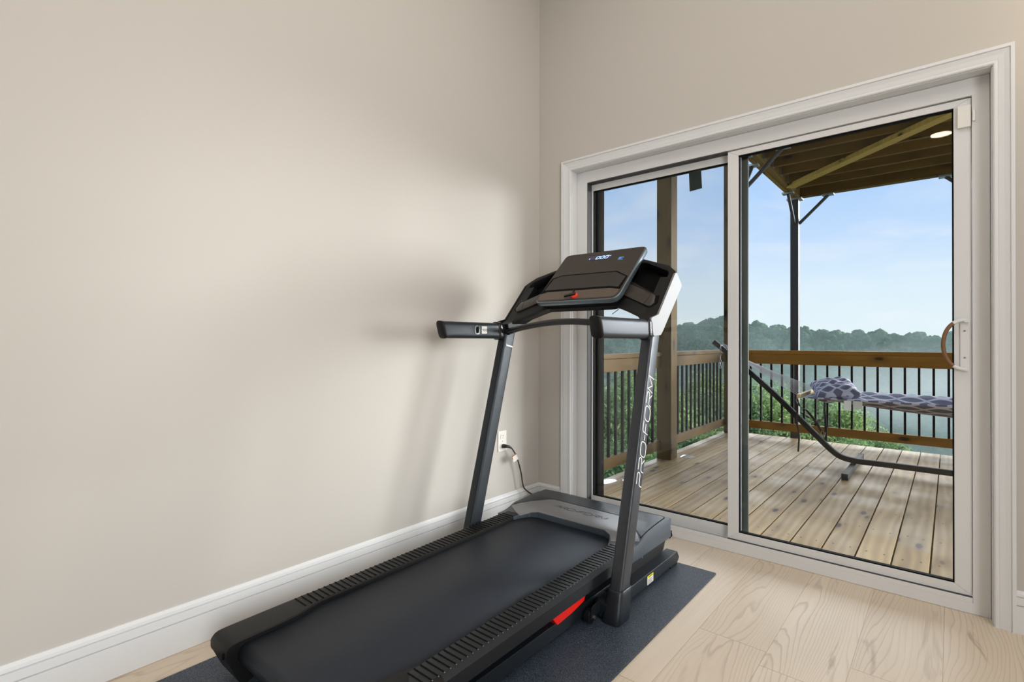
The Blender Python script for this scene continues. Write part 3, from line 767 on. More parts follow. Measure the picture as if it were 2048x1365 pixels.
# ---- deck
secR = [(.868,-.040),(.868,-.004),(.873,0),(.943,.0005),(.949,-.002),(.9625,-.013),(.9625,-.054),(.955,-.058),(.90,-.058)]
for sd in (1, -1):
    sec_ = [(x if sd > 0 else mir(x, DX), z) for x, z in secR]
    fr_ = MB().loft([[(x, y, zt(y)+z) for x, z in sec_] for y in (-1.80, -.615)])
    y = -1.705
    while y < -.64:
        xa, xb = sorted(((.8745, .9445) if sd > 0 else (mir(.8745, DX), mir(.9445, DX))))
        xs = (xa, xb)
        fr_.loft([[(xs[0], yy, zt(yy)+dz), (xs[1], yy, zt(yy)+dz), (xs[1], yy, zt(yy)-.001), (xs[0], yy, zt(yy)-.001)] for yy, dz in ((y-.0018, .0018), (y+.0018, .0018))], 1)
        fr_.box((mir(.9465, DX)-.0013) if sd < 0 else .9452, (mir(.9465, DX)+.0013) if sd < 0 else .9478, y-.0013, y+.0013, zt(y)-.001, zt(y)+.0012, 2)
        y += .0209
    fr_.build('foot_rail', [black_plastic if sd < 0 else P('foot rail with painted sheen', lin(28,31,35), .42, spec=.4), gasket, silver], TM)  # right rail's lighter plastic has the window sheen in its colour
    # rear corner cover
    xa, xb = (.842, .9635) if sd > 0 else (mir(.9635, DX), mir(.842, DX))
    lp = []
    for y_, xi, dt, zb_ in ((-1.655,.8685,.0,.09),(-1.70,.858,.0,.09),(-1.745,.846,.0004,.09),(-1.80,.8425,.0006,.08),(-1.905,.842,.0006,.024),(-1.925,.842,.0003,.040),(-1.940,.842,-.0008,.072),(-1.950,.842,-.0040,.094),(-1.9565,.8425,-.010,.106),(-1.9580,.844,-.016,.112)):
        top = zt(y_)+dt
        q = [(xi, zb_), (.9630, zb_), (.9632, top-.014), (.951, top-.002), (.945, top), (xi+.004, top), (xi, top-.004)]
        lp.append([(x if sd > 0 else mir(x, DX), y_, z) for x, z in q])
    rc_ = MB().loft(lp).build('rear_cover', black_plastic, TM, angle=30)
    MB().loft([[((xa+xb)/2-sd*.036+.004*math.cos(t*PI/5), yy, .118+.009*math.sin(t*PI/5)) for t in range(10)] for yy in (-1.952, -1.9615)]).build('bolt_hole', gasket, rc_)
    # steel rail below the deck
    xa, xb = (.885, .930) if sd > 0 else (mir(.930, DX), mir(.885, DX))
    MB().prism([(-1.86,.014),(-.70,.022),(-.70,.072),(-1.86,.062)], 'x', xa, xb).build('deck_frame_rail', charcoal, TM, bevel=.003)
MB().prism([(-1.88,.088),(-.60,.104),(-.60,zt(-.60)-.019),(-1.88,zt(-1.88)-.019)], 'x', .30, .925).build('deck_board', black_plastic, TM)
R_ = .030; yc = -1.900; zc = zt(yc)-.014-R_
path = [(-.52, zt(-.52)-.014), (-1.2, zt(-1.2)-.014), (yc, zc+R_)]
for k in range(1, 13): a = PI/2+PI*k/12; path.append((yc+R_*math.cos(a), zc+R_*math.sin(a)))
path += [(-.75, zt(-.75)-.014-2*R_-.005)]
inn = [(y+0.003*(1 if k > 2 and k < 15 else 0), z-.003 if k < 4 else z+.003) for k, (y, z) in enumerate(path)]
bl = MB()
n_ = len(path)
vs = [(x, y, z) for x in (.352, .873) for (y, z) in path]
bl.add(vs, [(i, i+1, n_+i+1, n_+i) for i in range(n_-1)])
bo = bl.build('running_belt', belt, TM, angle=50, recalc=False)
sm = bo.modifiers.new('thickness', 'SOLIDIFY'); sm.thickness = .002
MB().loft([[(x, yc+(R_-.003)*math.cos(t*PI/12), zc+(R_-.003)*math.sin(t*PI/12)) for t in range(24)] for x in (.30, .92)]).build('rear_roller', black_plastic, TM)
tag(MB().prism([(-1.166,.108),(-1.166,.118),(-.955,.122),(-.970,.092),(-1.050,.080),(-1.135,.074)], 'x', .885, .9475).build('deck_cushion', red_plastic, TM, bevel=.003), 'red moulded deck cushion')
# transport wheel bracket beside the right boot
wx = .955
wl = MB().loft([[(x, -.945+r*math.cos(t*PI/12), .034+r*math.sin(t*PI/12)) for t in range(24)] for x, r in ((wx-.012,.022),(wx-.010,.0255),(wx+.008,.0255),(wx+.010,.022))])
W = wl.build('transport_wheel', gloss_black, TM)
MB().prism(rounded([(-.962,.030),(-.955,.072),(-.90,.080),(-.90,.045),(-.93,.030)], .004, 3), 'x', wx+.012, wx+.016).build('wheel_bracket', charcoal, W, bevel=.001)
MB().loft([[(x, -.945+.006*math.cos(t*PI/3), .034+.006*math.sin(t*PI/3)) for t in range(6)] for x in (wx+.010, wx+.022)]).build('wheel_bolt', galv, W)

# ---- motor hood
def zh(y):
    pts = [(-.70,.181),(-.62,.184),(-.59,.189),(-.568,.197),(-.545,.205),(-.50,.2095),(-.42,.213),(-.36,.214),(-.275,.2135),(-.252,.206),(-.236,.188)]
    if y <= pts[0][0]: return pts[0][1]
    for (a, b), (c, d) in zip(pts[:-1], pts[1:]):
        if y <= c: return b+(d-b)*(y-a)/(c-a)
    return pts[-1][1]
def hood_outline(ins, yf):
    x0, x1 = .2585+ins, .970-ins
    inner = [(.866,-.668),(.862,-.648,.01),(.832,-.585,.02),(.795,-.568,.02),(.430,-.568,.02),(.393,-.585,.02),(.363,-.648,.01),(.359,-.668)]
    return [(x0,-.668,.002),(x0,yf,.035),(x1,yf,.045),(x1,-.668,.002)]+inner
def subdiv(l, d=.02):
    out = []
    for a, b in zip(l, l[1:]+l[:1]):
        n = max(1, int(math.hypot(b[0]-a[0], b[1]-a[1])/d))
        out += [(a[0]+(b[0]-a[0])*k/n, a[1]+(b[1]-a[1])*k/n) for k in range(n)]
    return out
def draped(loop, zlo, lift, bevel=.0):
    """vertical walls with a top sheet following the hood profile, cut in strips across y"""
    mb = MB(); bm = bmesh.new()
    vs = [bm.verts.new((x, y, 0)) for x, y in loop]
    bm.faces.new(vs)
    for k in range(30):
        y = -.70+k*.0165
        g_ = bm.verts[:]+bm.edges[:]+bm.faces[:]
        bmesh.ops.bisect_plane(bm, geom=g_, dist=1e-5, plane_co=(0,y,0), plane_no=(0,1,0))
    bmesh.ops.recalc_face_normals(bm, faces=bm.faces)
    r = bmesh.ops.extrude_face_region(bm, geom=bm.faces[:])
    new = {e for e in r['geom'] if isinstance(e, bmesh.types.BMVert)}
    for v in bm.verts:
        v.co.z = (zh(v.co.y)+lift) if v in new else zlo
    bmesh.ops.recalc_face_normals(bm, faces=bm.faces)
    if bevel:
        es = [e for e in bm.edges if len(e.link_faces) == 2 and e.calc_face_angle(0) > math.radians(55)]
        bmesh.ops.bevel(bm, geom=es, offset=bevel, segments=3, profile=.5, affect='EDGES', clamp_overlap=True)
    bm.verts.index_update()
    mb.add([v.co[:] for v in bm.verts], [tuple(v.index for v in f.verts) for f in bm.faces]); bm.free()
    return mb
hl = rounded(hood_outline(0, -.238), .012, 5)
HOOD = draped(hl, .128, 0, .008).build('motor_hood', hood_grey, TM, angle=45)
MB().prism([(-.262,.135),(-.280,.110),(-.304,.072),(-.345,.060),(-.62,.060),(-.62,.135)], 'x', .285, .9500).build('motor_housing', black_plastic, TM, bevel=.004)
lidp = rounded([(.272,-.556,.003),(.286,-.275,.03),(.945,-.272,.035),(.960,-.556,.003),(.885,-.470,.03),(.835,-.398,.04),(.395,-.398,.04),(.340,-.470,.03)], .02, 6)
draped(lidp, .16, .0022, .0015).build('hood_lid', lid_black, HOOD, angle=45)
gapl = rounded([(.269,-.560,.003),(.2825,-.2715,.03),(.9495,-.268,.035),(.9635,-.560,.003),(.885,-.474,.03),(.835,-.402,.04),(.395,-.402,.04),(.340,-.474,.03)], .02, 6)
draped(gapl, .16, .0006).build('lid_seam', gasket, HOOD, angle=45)
band = rounded([(.2665,-.574,.002),(.340,-.474,.03),(.395,-.402,.05),(.835,-.402,.05),(.885,-.474,.03),(.966,-.574,.002),(.862,-.630,.004),(.832,-.5845,.02),(.795,-.5665,.02),(.430,-.5665,.02),(.393,-.5845,.02),(.363,-.630,.004)], .02, 6)
draped(band, .166, .0022, .002).build('hood_band', silver_band, HOOD, angle=45)
hlg = MB()
LW = lettering(MB(), 'PRO-FORM', lambda u, v: (0,0,0), .1, height=.026)
kx = .292/LW
def hp_(u, v):
    y = -.487+v*1.05
    return (.462+u*kx, y, zh(y)+.0028)
lettering(hlg, 'PRO-FORM', hp_, .0026, height=.026)
tag(hlg.build('hood_logo', dark_ink, HOOD, smooth=False, recalc=False), 'dark lettering on the silver hood band')
MB().loft([[(.9502+d, -.520+.003*math.cos(t*PI/4), .108+.004*math.sin(t*PI/4)) for t in range(8)] for d in (0, .0012)]).build('hood_bolt', galv, HOOD)
MB().tube([(.94,-.255,.150),(.955,-.235,.140),(.955,-.228,.118),(.945,-.236,.105)], .005, 8).build('hood_hook', gloss_black, HOOD)

# ---- power cord
cp = [(.030,-.345,.428),(.036,-.325,.424),(.036,-.300,.410),(.036,-.262,.362),(.036,-.232,.300),(.036,-.212,.240),(.036,-.204,.200),(.040,-.192,.162),(.060,-.165,.130),(.110,-.145,.108),(.18,-.15,.090),(.27,-.20,.085),(.33,-.262,.100)]
def smooth_path(pts, n=5):
    pts = [Vector(p) for p in pts]; out = []
    for i in range(len(pts)-1):
        p0 = pts[max(i-1, 0)]; p1 = pts[i]; p2 = pts[i+1]; p3 = pts[min(i+2, len(pts)-1)]
        for k in range(n):
            t = k/n
            out.append(.5*((2*p1)+(p2-p0)*t+(2*p0-5*p1+4*p2-p3)*t*t+(3*p1-p0-3*p2+p3)*t**3))
    return out+[pts[-1]]
cordp = smooth_path(cp)
PC = MB().tube(cordp, .0040, 10).build('power_cord', cable_black, TM, angle=70)
plug = MB()
plug.loft([[(xx, -.346+s*a*math.cos(t*PI/8)+(xx-.008)*.3, .427+s*b*math.sin(t*PI/8)) for t in range(16)] for xx, a, b, s in ((.0078,.013,.012,.9),(.010,.013,.012,1),(.022,.012,.011,1),(.030,.009,.009,1))])
plug.tube([(.026,-.343,.428),(.036,-.325,.424),(.036,-.303,.412)], .0085, 10, scale=[1, .9, .6])
plug.build('plug', cable_black, PC, angle=50)
tg = MB()
tg.add([(.043,-.250,.341),(.043,-.272,.375),(.046,-.314,.364),(.046,-.296,.330),(.044,-.250,.341),(.044,-.272,.375),(.047,-.314,.364),(.047,-.296,.330)], [(0,1,2,3),(7,6,5,4),(0,4,5,1),(1,5,6,2),(2,6,7,3),(3,7,4,0)])
tt = tag(tg.build('cord_tag', tag_clear, PC, smooth=False), 'white tag wrapped round the cord')
te = MB()
for a, b in (((-.271,.377),(-.314,.366)), ((-.314,.366),(-.305,.347))):
    a = Vector(a); b = Vector(b); q = Vector((-(b-a).y, (b-a).x)).normalized()*.0035
    te.add([(.0485, c.x, c.y) for c in (a+q, a-q, b-q, b+q)], [(0,1,2,3)])
te.build('tag_edge', tag_brown, PC, smooth=False, recalc=False)

# ------------------------------------------------------------------ balcony deck
ZD = -.05
db = MB(); x = .85-6*.1465
edges = [-.112, .85-6*.1465]
while x < 4.6: x += .1465; edges.append(x)
for a, b in zip(edges[:-1], edges[1:]):
    w = random.uniform(-.004, .004)
    db.box(a+.0035, b-.0035, .20, 3.838+w, ZD-.032, ZD)
struct(db, 'deck_floor', deck_wood, bevel=.003)
rm = MB(); rm.box(-.095, 4.5, 3.775, 3.812, ZD-.27, ZD-.034); rm.box(-.095, -.058, .21, 3.775, ZD-.27, ZD-.034)
for k in range(9): rm.box(-.05, 4.5, .24+k*.406, .28+k*.406, ZD-.27, ZD-.034)
struct(rm, 'deck_frame', joist_wood, bevel=.002)
sc_ = MB()
for a, b in zip(edges[:-1], edges[1:]):
    if b-a < .1: continue
    for k in range(10):
        for q in (.24, .76):
            xx = a+(b-a)*q+random.uniform(-.006, .006); yy = .26+k*.39+random.uniform(-.012, .012)
            if yy > 3.8: continue
            sc_.add([(xx+.0052*math.cos(t*PI/3), yy+.0052*math.sin(t*PI/3), ZD+.0006) for t in range(6)], [tuple(range(6))])
tag(sc_.build('deck_screws', steel_black, smooth=False), kind='structure')
pd_ = 0
for (cx_, cy_, rx_, ry_) in ((.085, 2.16, .062, .085), (-.045, .93, .045, .10), (.045, 1.17, .045, .16)):
    p = [(cx_+rx_*(1+.15*math.sin(3*t*PI/14+cx_*9))*math.cos(t*PI/14), cy_+ry_*(1+.12*math.sin(2*t*PI/14+1))*math.sin(t*PI/14)) for t in range(28)]
    tag(MB().add([(a, b, ZD+.0016) for a, b in p], [tuple(range(28))]).build('puddle', water_mat, smooth=False), kind='stuff')

def baluster_me():
    return MB().box(-.0095, .0095, -.0095, .0095, .095, .80).build('baluster', P('black baluster metal', lin(10,10,11), .7, spec=.1), smooth=False)
bal0 = baluster_me()
used0 = [False]
def baluster(x, y, parent):
    if not used0[0]: o = bal0; used0[0] = True
    else:
        o = bal0.copy(); COL.objects.link(o)
    o.location = (x, y, 0)
    o.parent = parent; o.matrix_parent_inverse = WM[parent.name].inverted()
# side railing
rl = thing('deck_railing', (-.08, 2.2, ZD), 'left side deck railing with black balusters, running away from the house past the tall post', 'railing', 'deck railings')
for ya, yb in ((.20, 1.914), (2.051, 3.689)):
    MB().box(-.150, -.045, ya, yb, .885, .923).build('cap_board', rail_wood_y, rl, bevel=.004)
    MB().box(-.100, -.062, ya, yb, .783, .884).build('top_rail', rail_wood_y, rl, bevel=.003)
    MB().box(-.100, -.062, ya, yb, .035, .122).build('bottom_rail', rail_wood_y, rl, bevel=.003)
for k in range(32):
    y = .33+.1117*k
    if 1.87 < y < 2.09 or y > 3.66: continue
    baluster(-.081, y, rl)
rl2 = thing('deck_railing', (2.2, 3.74, ZD), 'far deck railing with black balusters, running across behind the hammock', 'railing', 'deck railings')
MB().box(.056, 4.6, 3.705, 3.83, .885, .923).build('cap_board', rail_wood_x, rl2, bevel=.004)
MB().box(.056, 4.6, 3.722, 3.760, .770, .885).build('top_rail', rail_wood_x, rl2, bevel=.003)
MB().box(.056, 4.6, 3.722, 3.760, .035, .122).build('bottom_rail', rail_wood_x, rl2, bevel=.003)
for k in range(42):
    x = .2016-.1085+.1085*k
    if x < 4.5: baluster(x, 3.741, rl2)
tag(MB().box(-.105, .035, 1.915, 2.050, ZD, 4.2).build('wooden_post', post_wood, bevel=.006), 'tall square wooden post standing midway along the left railing', 'post', 'wooden deck posts')
tag(MB().box(-.085, .055, 3.690, 3.825, ZD, 4.2).build('wooden_post', post_wood, bevel=.006), 'tall wooden post at the far corner of the railings beside the hammock chain', 'post', 'wooden deck posts')

# black steel columns with braces
def column(x, y, zb, braces, label, plates=True):
    t = thing('steel_column', (x, y, zb), label, 'column', 'black steel columns')
    MB().box(x-.041, x+.041, y-.041, y+.041, zb, 2.60).build('column_post', post_black, t, bevel=.005)
    MB().box(x-.075, x+.075, y-.06, y+.06, 2.60, 2.622).build('top_plate', galv, t, bevel=.002)
    for dx, dy in braces:
        a = (x+.041*dx, y+.041*dy, 2.335); b = (x+.32*dx, y+.32*dy, 2.605)
        br = MB().tube([a, b], .017, 10).build('brace', post_black, t, angle=60)
        MB().box(b[0]-.055, b[0]+.055, b[1]-.04, b[1]+.04, 2.602, 2.621).build('brace_plate', galv, br, bevel=.002)
column(.625, 3.900, -6., ((1,0),(0,-1)), 'black steel column behind the far railing under the corner of the deck above')
column(.585, 2.085, ZD, ((1,0),(0,1)), 'black steel column hidden behind the door centre stile with two braces showing above')
column(2.240, 3.900, -6., ((-1,0),(1,0)), 'black steel column beyond the right door frame, only its left brace showing')

# deck overhead
od = thing('overhead_deck', (2.5, 2.2, 2.62), 'underside of the wooden deck above with parallel joists', 'deck')
bm_ = MB(); bm_.box(.590, .632, .25, 3.95, 2.622, 2.862); bm_.box(.636, .680, .25, 3.95, 2.622, 2.862)
bm_.build('side_beam', beam_wood, od, bevel=.003)
fb = MB(); fb.box(.682, 4.6, 3.905, 3.948, 2.622, 2.862); fb.box(.682, 4.6, 3.860, 3.902, 2.622, 2.862); fb.build('far_beam', joist_wood, od, bevel=.003)
y = 3.575
while y > .3:
    jo = MB().box(.684, 4.6, y-.02, y+.02, 2.650, 2.862).build('joist', joist_wood, od, bevel=.003)
    MB().box(.682, .70, y-.032, y+.032, 2.645, 2.80).build('joist_hanger', galv, jo, smooth=False)
    y -= .293
dgn = Vector((1.26,-1.20)).normalized(); nn = Vector((-dgn.y, dgn.x))*.045
a = Vector((.69,3.38)); b = a+dgn*3.6
tag(MB().loft([[(p.x, p.y, z) for p in (a+nn, a-nn, b-nn, b+nn)] for z in (2.609, 2.648)]).build('diagonal_brace', wood('pale brace timber', lin(140,118,52), lin(190,164,88), 'x', .55, True), od, bevel=.003), 'pale diagonal brace under the joists')
dk = MB(); x = .56
while x < 4.6: dk.box(x, x+.139, .2, 3.99, 2.865, 2.895); x += .1465
dk.build('decking', beam_wood, od, smooth=False)

# ------------------------------------------------------------------ hammock stand, hammock, pillow
HY = 2.63
hs = thing('hammock_stand', (2.4, HY, ZD), 'black steel hammock stand on the deck with a bent tube arm', 'hammock stand')
secq = rounded([(-.022,-.024),(.022,-.024),(.022,.024),(-.022,.024)], .008, 3)
armp = [(.168,HY,1.018),(.36,HY,.862),(.72,HY,.535),(1.02,HY,.232),(1.155,HY,.098),(1.235,HY,.042),(1.34,HY,.022),(1.5,HY,.022)]
armp = [armp[0], armp[1], armp[2], armp[3]]+smooth_path([armp[3], armp[4], armp[5], armp[6], armp[7]], 4)[1:]
full = armp+[(4.8-p[0], p[1], p[2]) for p in armp[::-1]]
MB().sweep(full, secq, up=(0,1,0)).build('stand_tube', steel_black, hs, angle=50)
for xf in (1.325, 3.475):
    fo = MB(); fo.box(xf-.021, xf+.021, 2.165, 3.105, ZD, -.002)
    fb_ = fo.build('foot_bar', steel_black, hs, bevel=.004)
    
    for ya in (2.160, 3.102): MB().box(xf-.0225, xf+.0225, ya, ya+.008, ZD, .000).build('end_cap', black_plastic, fb_, bevel=.001)
MB().tube([(.245,HY-.03,.945),(.245,HY,.992),(.262,HY+.03,.94)], .004, 6).build('stand_hook', galv, hs)

hm = thing('hammock', (2.4, HY, .55), 'grey lattice-print fabric hammock slung above the black stand', 'hammock')
AP = Vector((.345, HY, .905))
def hz(x, v):
    s = max(0., min(1., (x-1.0)/2.8)); e = .556-.002*math.sin(PI*s)
    sag = .125*math.sin(PI*s)**.75
    return e+.012-sag*(1-(2*v-1)**2)
nx, ny = 56, 16
vs = []; uvs = []
for i in range(nx+1):
    x = 1.03+2.74*i/nx
    hw = .425-.065*math.sin(PI*i/nx)
    for k in range(ny+1):
        v = k/ny
        vs.append((x, HY+(2*v-1)*hw, hz(x, v))); uvs.append((x, (2*v-1)*.5))
fs = [(i*(ny+1)+k, (i+1)*(ny+1)+k, (i+1)*(ny+1)+k+1, i*(ny+1)+k+1) for i in range(nx) for k in range(ny)]
bed = MB().add(vs, fs).build('hammock_bed', fabric, hm, recalc=False)
def set_uv(o, uvs):
    ul = o.data.uv_layers.new(name='UVMap')
    for lp in o.data.loops: ul.data[lp.index].uv = uvs[lp.vertex_index]
set_uv(bed, uvs)
sm = bed.modifiers.new('thickness', 'SOLIDIFY'); sm.thickness = .012; sm.offset = 0
for xs, sg in ((1.0, 1), (3.8, -1)):
    sb = MB().box(xs-.013, xs+.013, HY-.44, HY+.44, .560, .592).build('spreader_bar', P('pale spreader wood', lin(196,170,120), .5, var=(30,.12)), hm, bevel=.004)
    ap = AP if sg > 0 else Vector((4.8-AP.x, AP.y, AP.z))
    for k in range(14):
        yy = HY-.42+.84*k/13
        pts_ = [ap+(Vector((xs, yy, .578))-ap)*t+Vector((0,0,-.012*math.sin(PI*t))) for t in (0, .25, .5, .75, 1)]+[Vector((xs+sg*.035, yy, .566))]
        MB().tube(pts_, .0019, 5).build('rope', rope_mat, hm)
    MB().tube([ap+Vector((.02*math.cos(t*PI/8), 0, .02*math.sin(t*PI/8))) for t in range(16)], .004, 6, up=(0,1,0), closed=True).build('ring', galv, hm)
# chain hooked over the arm tip
ch = MB()
def chain_link(c, d, flat):
    d = Vector(d).normalized(); s_ = d.cross(Vector((0,1,0)) if abs(d.y) < .9 else Vector((1,0,0))).normalized()
    if flat: s_ = d.cross(s_)
    up_v = d.cross(s_)
    ch.tube([Vector(c)+d*(.015*math.sin(t*PI/6))+s_*(.008*math.cos(t*PI/6)) for t in range(12)], .0028, 5, up=up_v, closed=True)
cpts = smooth_path([(.335,HY,.915),(.30,HY-.02,.965),(.262,HY-.036,1.0),(.245,HY-.04,.965),(.243,HY-.04,.90),(.243,HY-.04,.82),(.243,HY-.04,.755)], 8)
acc = 0; last = Vector(cpts[0]); kf = 0
for p in cpts[1:]:
    p = Vector(p); acc += (p-last).length
    if acc > .023: chain_link(p, p-last, kf % 2); kf += 1; acc = 0
    last = p
ch.build('chain', galv, hm, angle=60)
def ribbon(pts, w, name, mat):
    P_ = smooth_path(pts, 4)
    mb = MB(); mb.sweep(P_, [(-w/2,-.001),(w/2,-.001),(w/2,.001),(-w/2,.001)], up=(.25,1,0))
    return mb.build(name, mat, hm, smooth=False)
ribbon([(.985,HY-.40,.545),(.982,HY-.30,.478),(.995,HY-.12,.43),(1.05,HY-.04,.33),(1.105,HY-.025,.225)], .022, 'strap', strap_mat)
ribbon([(.978,HY-.36,.46),(.962,HY-.33,.36),(.982,HY-.33,.25),(.976,HY-.33,.10)], .014, 'strap', strap_mat)
ribbon([(1.07,HY+.30,.50),(1.09,HY+.15,.40),(1.115,HY+.05,.30),(1.12,HY+.02,.14)], .022, 'strap', strap_mat)
MB().tube([(.985,HY-.41,.56),(.976,HY-.40,.535),(.985,HY-.395,.51),(.995,HY-.40,.535)], .003, 6, closed=True, up=(0,1,0)).build('carabiner', galv, hm)
MB().tube([(1.095,HY-.030,.245),(1.125,HY-.034,.235),(1.12,HY-.034,.20),(1.092,HY-.03,.212)], .003, 6, closed=True, up=(0,1,0)).build('carabiner', galv, hm)
for a, b, lo_, mt, nm in ((1.312,1.360,.482,paper,'care_label'), (1.372,1.432,.505,P('white printed label',lin(205,204,200),.8),'care_label')):
    MB().box(a, b, HY-.405, HY-.403, lo_, .562).build(nm, mt, hm, smooth=False)
# pillow
vs = []; uvs = []; npl = 24
for sgn in (1, -1):
    for i in range(npl+1):
        for k in range(npl+1):
            u = 2*i/npl-1; v = 2*k/npl-1
            t = ((1-u**4)*(1-v**4))**.55
            pin = 1-.10*(1-abs(u))*abs(v)**3-.08*(1-abs(v))*abs(u)**3
            wr = .006*math.sin(9*u+5*v)*t+.005*math.sin(13*v-4*u)*t
            vs.append((u*.158*pin, v*.235*pin, sgn*(.066*t)+wr)); uvs.append((u*.26, v*.34))
n1 = (npl+1)**2
fs = [(s0+i*(npl+1)+k, s0+(i+1)*(npl+1)+k, s0+(i+1)*(npl+1)+k+1, s0+i*(npl+1)+k+1) for s0 in (0, n1) for i in range(npl) for k in range(npl)]
Rm = Matrix.Rotation(.16, 4, 'Y') @ Matrix.Rotation(.20, 4, 'X') @ Matrix.Rotation(.25, 4, 'Z')
Rm = Matrix.Translation((1.205, 2.50, .622)) @ Matrix.Rotation(-.10, 4, 'Y') @ Matrix.Rotation(.22, 4, 'X') @ Matrix.Rotation(.28, 4, 'Z')
pw = MB().add([Rm @ Vector(v) for v in vs], fs).build('pillow', fabric)
set_uv(pw, uvs)
pw.data.update()
tag(pw, 'puffy grey and white lattice-print pillow lying on the hammock', 'pillow')

# ------------------------------------------------------------------ valley, forest, trees
def az_el(px, py):
    d = fw*1.+r2*((px-1024)/F_PX)+u2*(-(py-CY)/F_PX)
    return math.atan2(d.x, d.y), d.z/math.hypot(d.x, d.y)
RID = [(-45,.008),(-36,.010),(-30.1,.0135),(-26,.026),(-20.3,.033),(-18.5,.045),(-17.2,.040),(-15.6,.0305),(-12.9,.0262),(-10.4,.0225),(-7.1,.0150),(-4.9,.0142),(-1.7,.0108),(0,.0090),(8,.008),(30,.012),(60,.010)]
def ridge_el(a):
    if a <= RID[0][0]: return RID[0][1]
    for (p, q), (r, s) in zip(RID[:-1], RID[1:]):
        if a <= r: return q+(s-q)*(a-p)/(r-p)
    return RID[-1][1]
BASE = [(0,-6),(8,-8),(16,-11.5),(30,-18),(60,-27),(100,-36),(150,-45),(210,-50),(260,-40),(300,-24)]
def ground(x, y):
    d = math.hypot(x-1.95, y+2.56); a = math.degrees(math.atan2(x-1.95, y+2.56))
    zr = 1.03+350*ridge_el(a)-5.4
    L = BASE+[(350, zr),(380, zr-1),(520, zr-30)]
    for (p, q), (r, s) in zip(L[:-1], L[1:]):
        if d <= r: return q+(s-q)*(d-p)/(r-p)
    return L[-1][1]
nr, na = 44, 60
gv = []; 
for i in range(nr+1):
    d = 3+520*(i/nr)**1.9
    for k in range(na+1):
        a = math.radians(-75+110*k/na)
        x = 1.95+d*math.sin(a); y = -2.56+d*math.cos(a)
        gv.append((x, y, ground(x, y)-(1.2 if y < 4 else 0)))
gf = [(i*(na+1)+k, (i+1)*(na+1)+k, (i+1)*(na+1)+k+1, i*(na+1)+k+1) for i in range(nr) for k in range(na)]
struct(MB().add(gv, gf), 'hillside', forest_mat('wooded ground with painted haze', lin(64,86,56), lin(78,100,66), .5, .4, lin(180,207,208), .5, .26, -46, 12), recalc=False)

rng = np.random.default_rng(3)
from mathutils import noise as mn
def blob_set(sub):
    bmi = bmesh.new(); bmesh.ops.create_icosphere(bmi, subdivisions=sub, radius=1); bmi.verts.ensure_lookup_table()
    IV = np.array([v.co[:] for v in bmi.verts]); IF = np.array([[v.index for v in f.verts] for f in bmi.faces]); bmi.free()
    out = []
    for s0 in range(6):
        sc = np.array([1+.30*mn.noise(Vector(v)*1.4+Vector((s0*9.1,0,0)))+.18*mn.noise(Vector(v)*3.3+Vector((s0*5.3,2,0)))+(.12*mn.noise(Vector(v)*7.5+Vector((s0*2.3,5,0))) if sub > 2 else 0) for v in IV])
        out.append(IV*sc[:,None])
    return out, IF
def forest(name, mat, d0, d1, a0, a1, step, rad, label, keep=1.0, sub=2):
    VAR, IF = blob_set(sub)
    V = []; Fc = []; n = 0; d = d0
    while d < d1:
        a = math.radians(a0); da = step/d
        while a < math.radians(a1):
            aa = a+rng.uniform(-.5,.5)*da; dd = d+rng.uniform(-.6,.6)*step
            a += da
            if rng.random() > keep: continue
            x = 1.95+dd*math.sin(aa); y = -2.56+dd*math.cos(aa)
            r = rad*rng.uniform(.6, 1.25)
            v = VAR[rng.integers(6)]; t = rng.uniform(0, 2*PI); c, s_ = math.cos(t), math.sin(t)
            v = np.stack([v[:,0]*c-v[:,1]*s_, v[:,0]*s_+v[:,1]*c, v[:,2]*rng.uniform(.95,1.3)], 1)*r
            V.append(v+np.array([x, y, ground(x, y)+rad*rng.uniform(.55, 1.15)])); Fc.append(IF+n); n += len(v)
        d += step*.85
    V = np.concatenate(V); Fc = np.concatenate(Fc)
    me = bpy.data.meshes.new(name)
    me.vertices.add(len(V)); me.vertices.foreach_set('co', V.astype(np.float32).ravel())
    me.loops.add(len(Fc)*3); me.loops.foreach_set('vertex_index', Fc.astype(np.int32).ravel())
    me.polygons.add(len(Fc)); me.polygons.foreach_set('loop_start', np.arange(0, len(Fc)*3, 3, dtype=np.int32))
    me.polygons.foreach_set('use_smooth', np.ones(len(Fc), dtype=bool))
    me.update(calc_edges=True); me.materials.append(mat)
    o = bpy.data.objects.new(name, me); link(o)
    return tag(o, label, 'forest', kind='stuff')
forest('ridge_forest', forest_mat('far canopy with painted haze', lin(96,122,92), lin(126,150,112), .55, 1.1, lin(180,207,208), .52, .24, -46, 12), 246, 354, -42, 6, 3.7, 2.9, 'hazy blue-green forest covering the far ridge', .85, 3)
forest('valley_forest', forest_mat('mid canopy with painted haze', lin(96,124,82), lin(130,156,102), .9, .7, lin(180,207,206), .40, .10, -40, -12), 70, 150, -44, 6, 2.7, 2.1, 'soft green forest on the valley slope below the ridge')

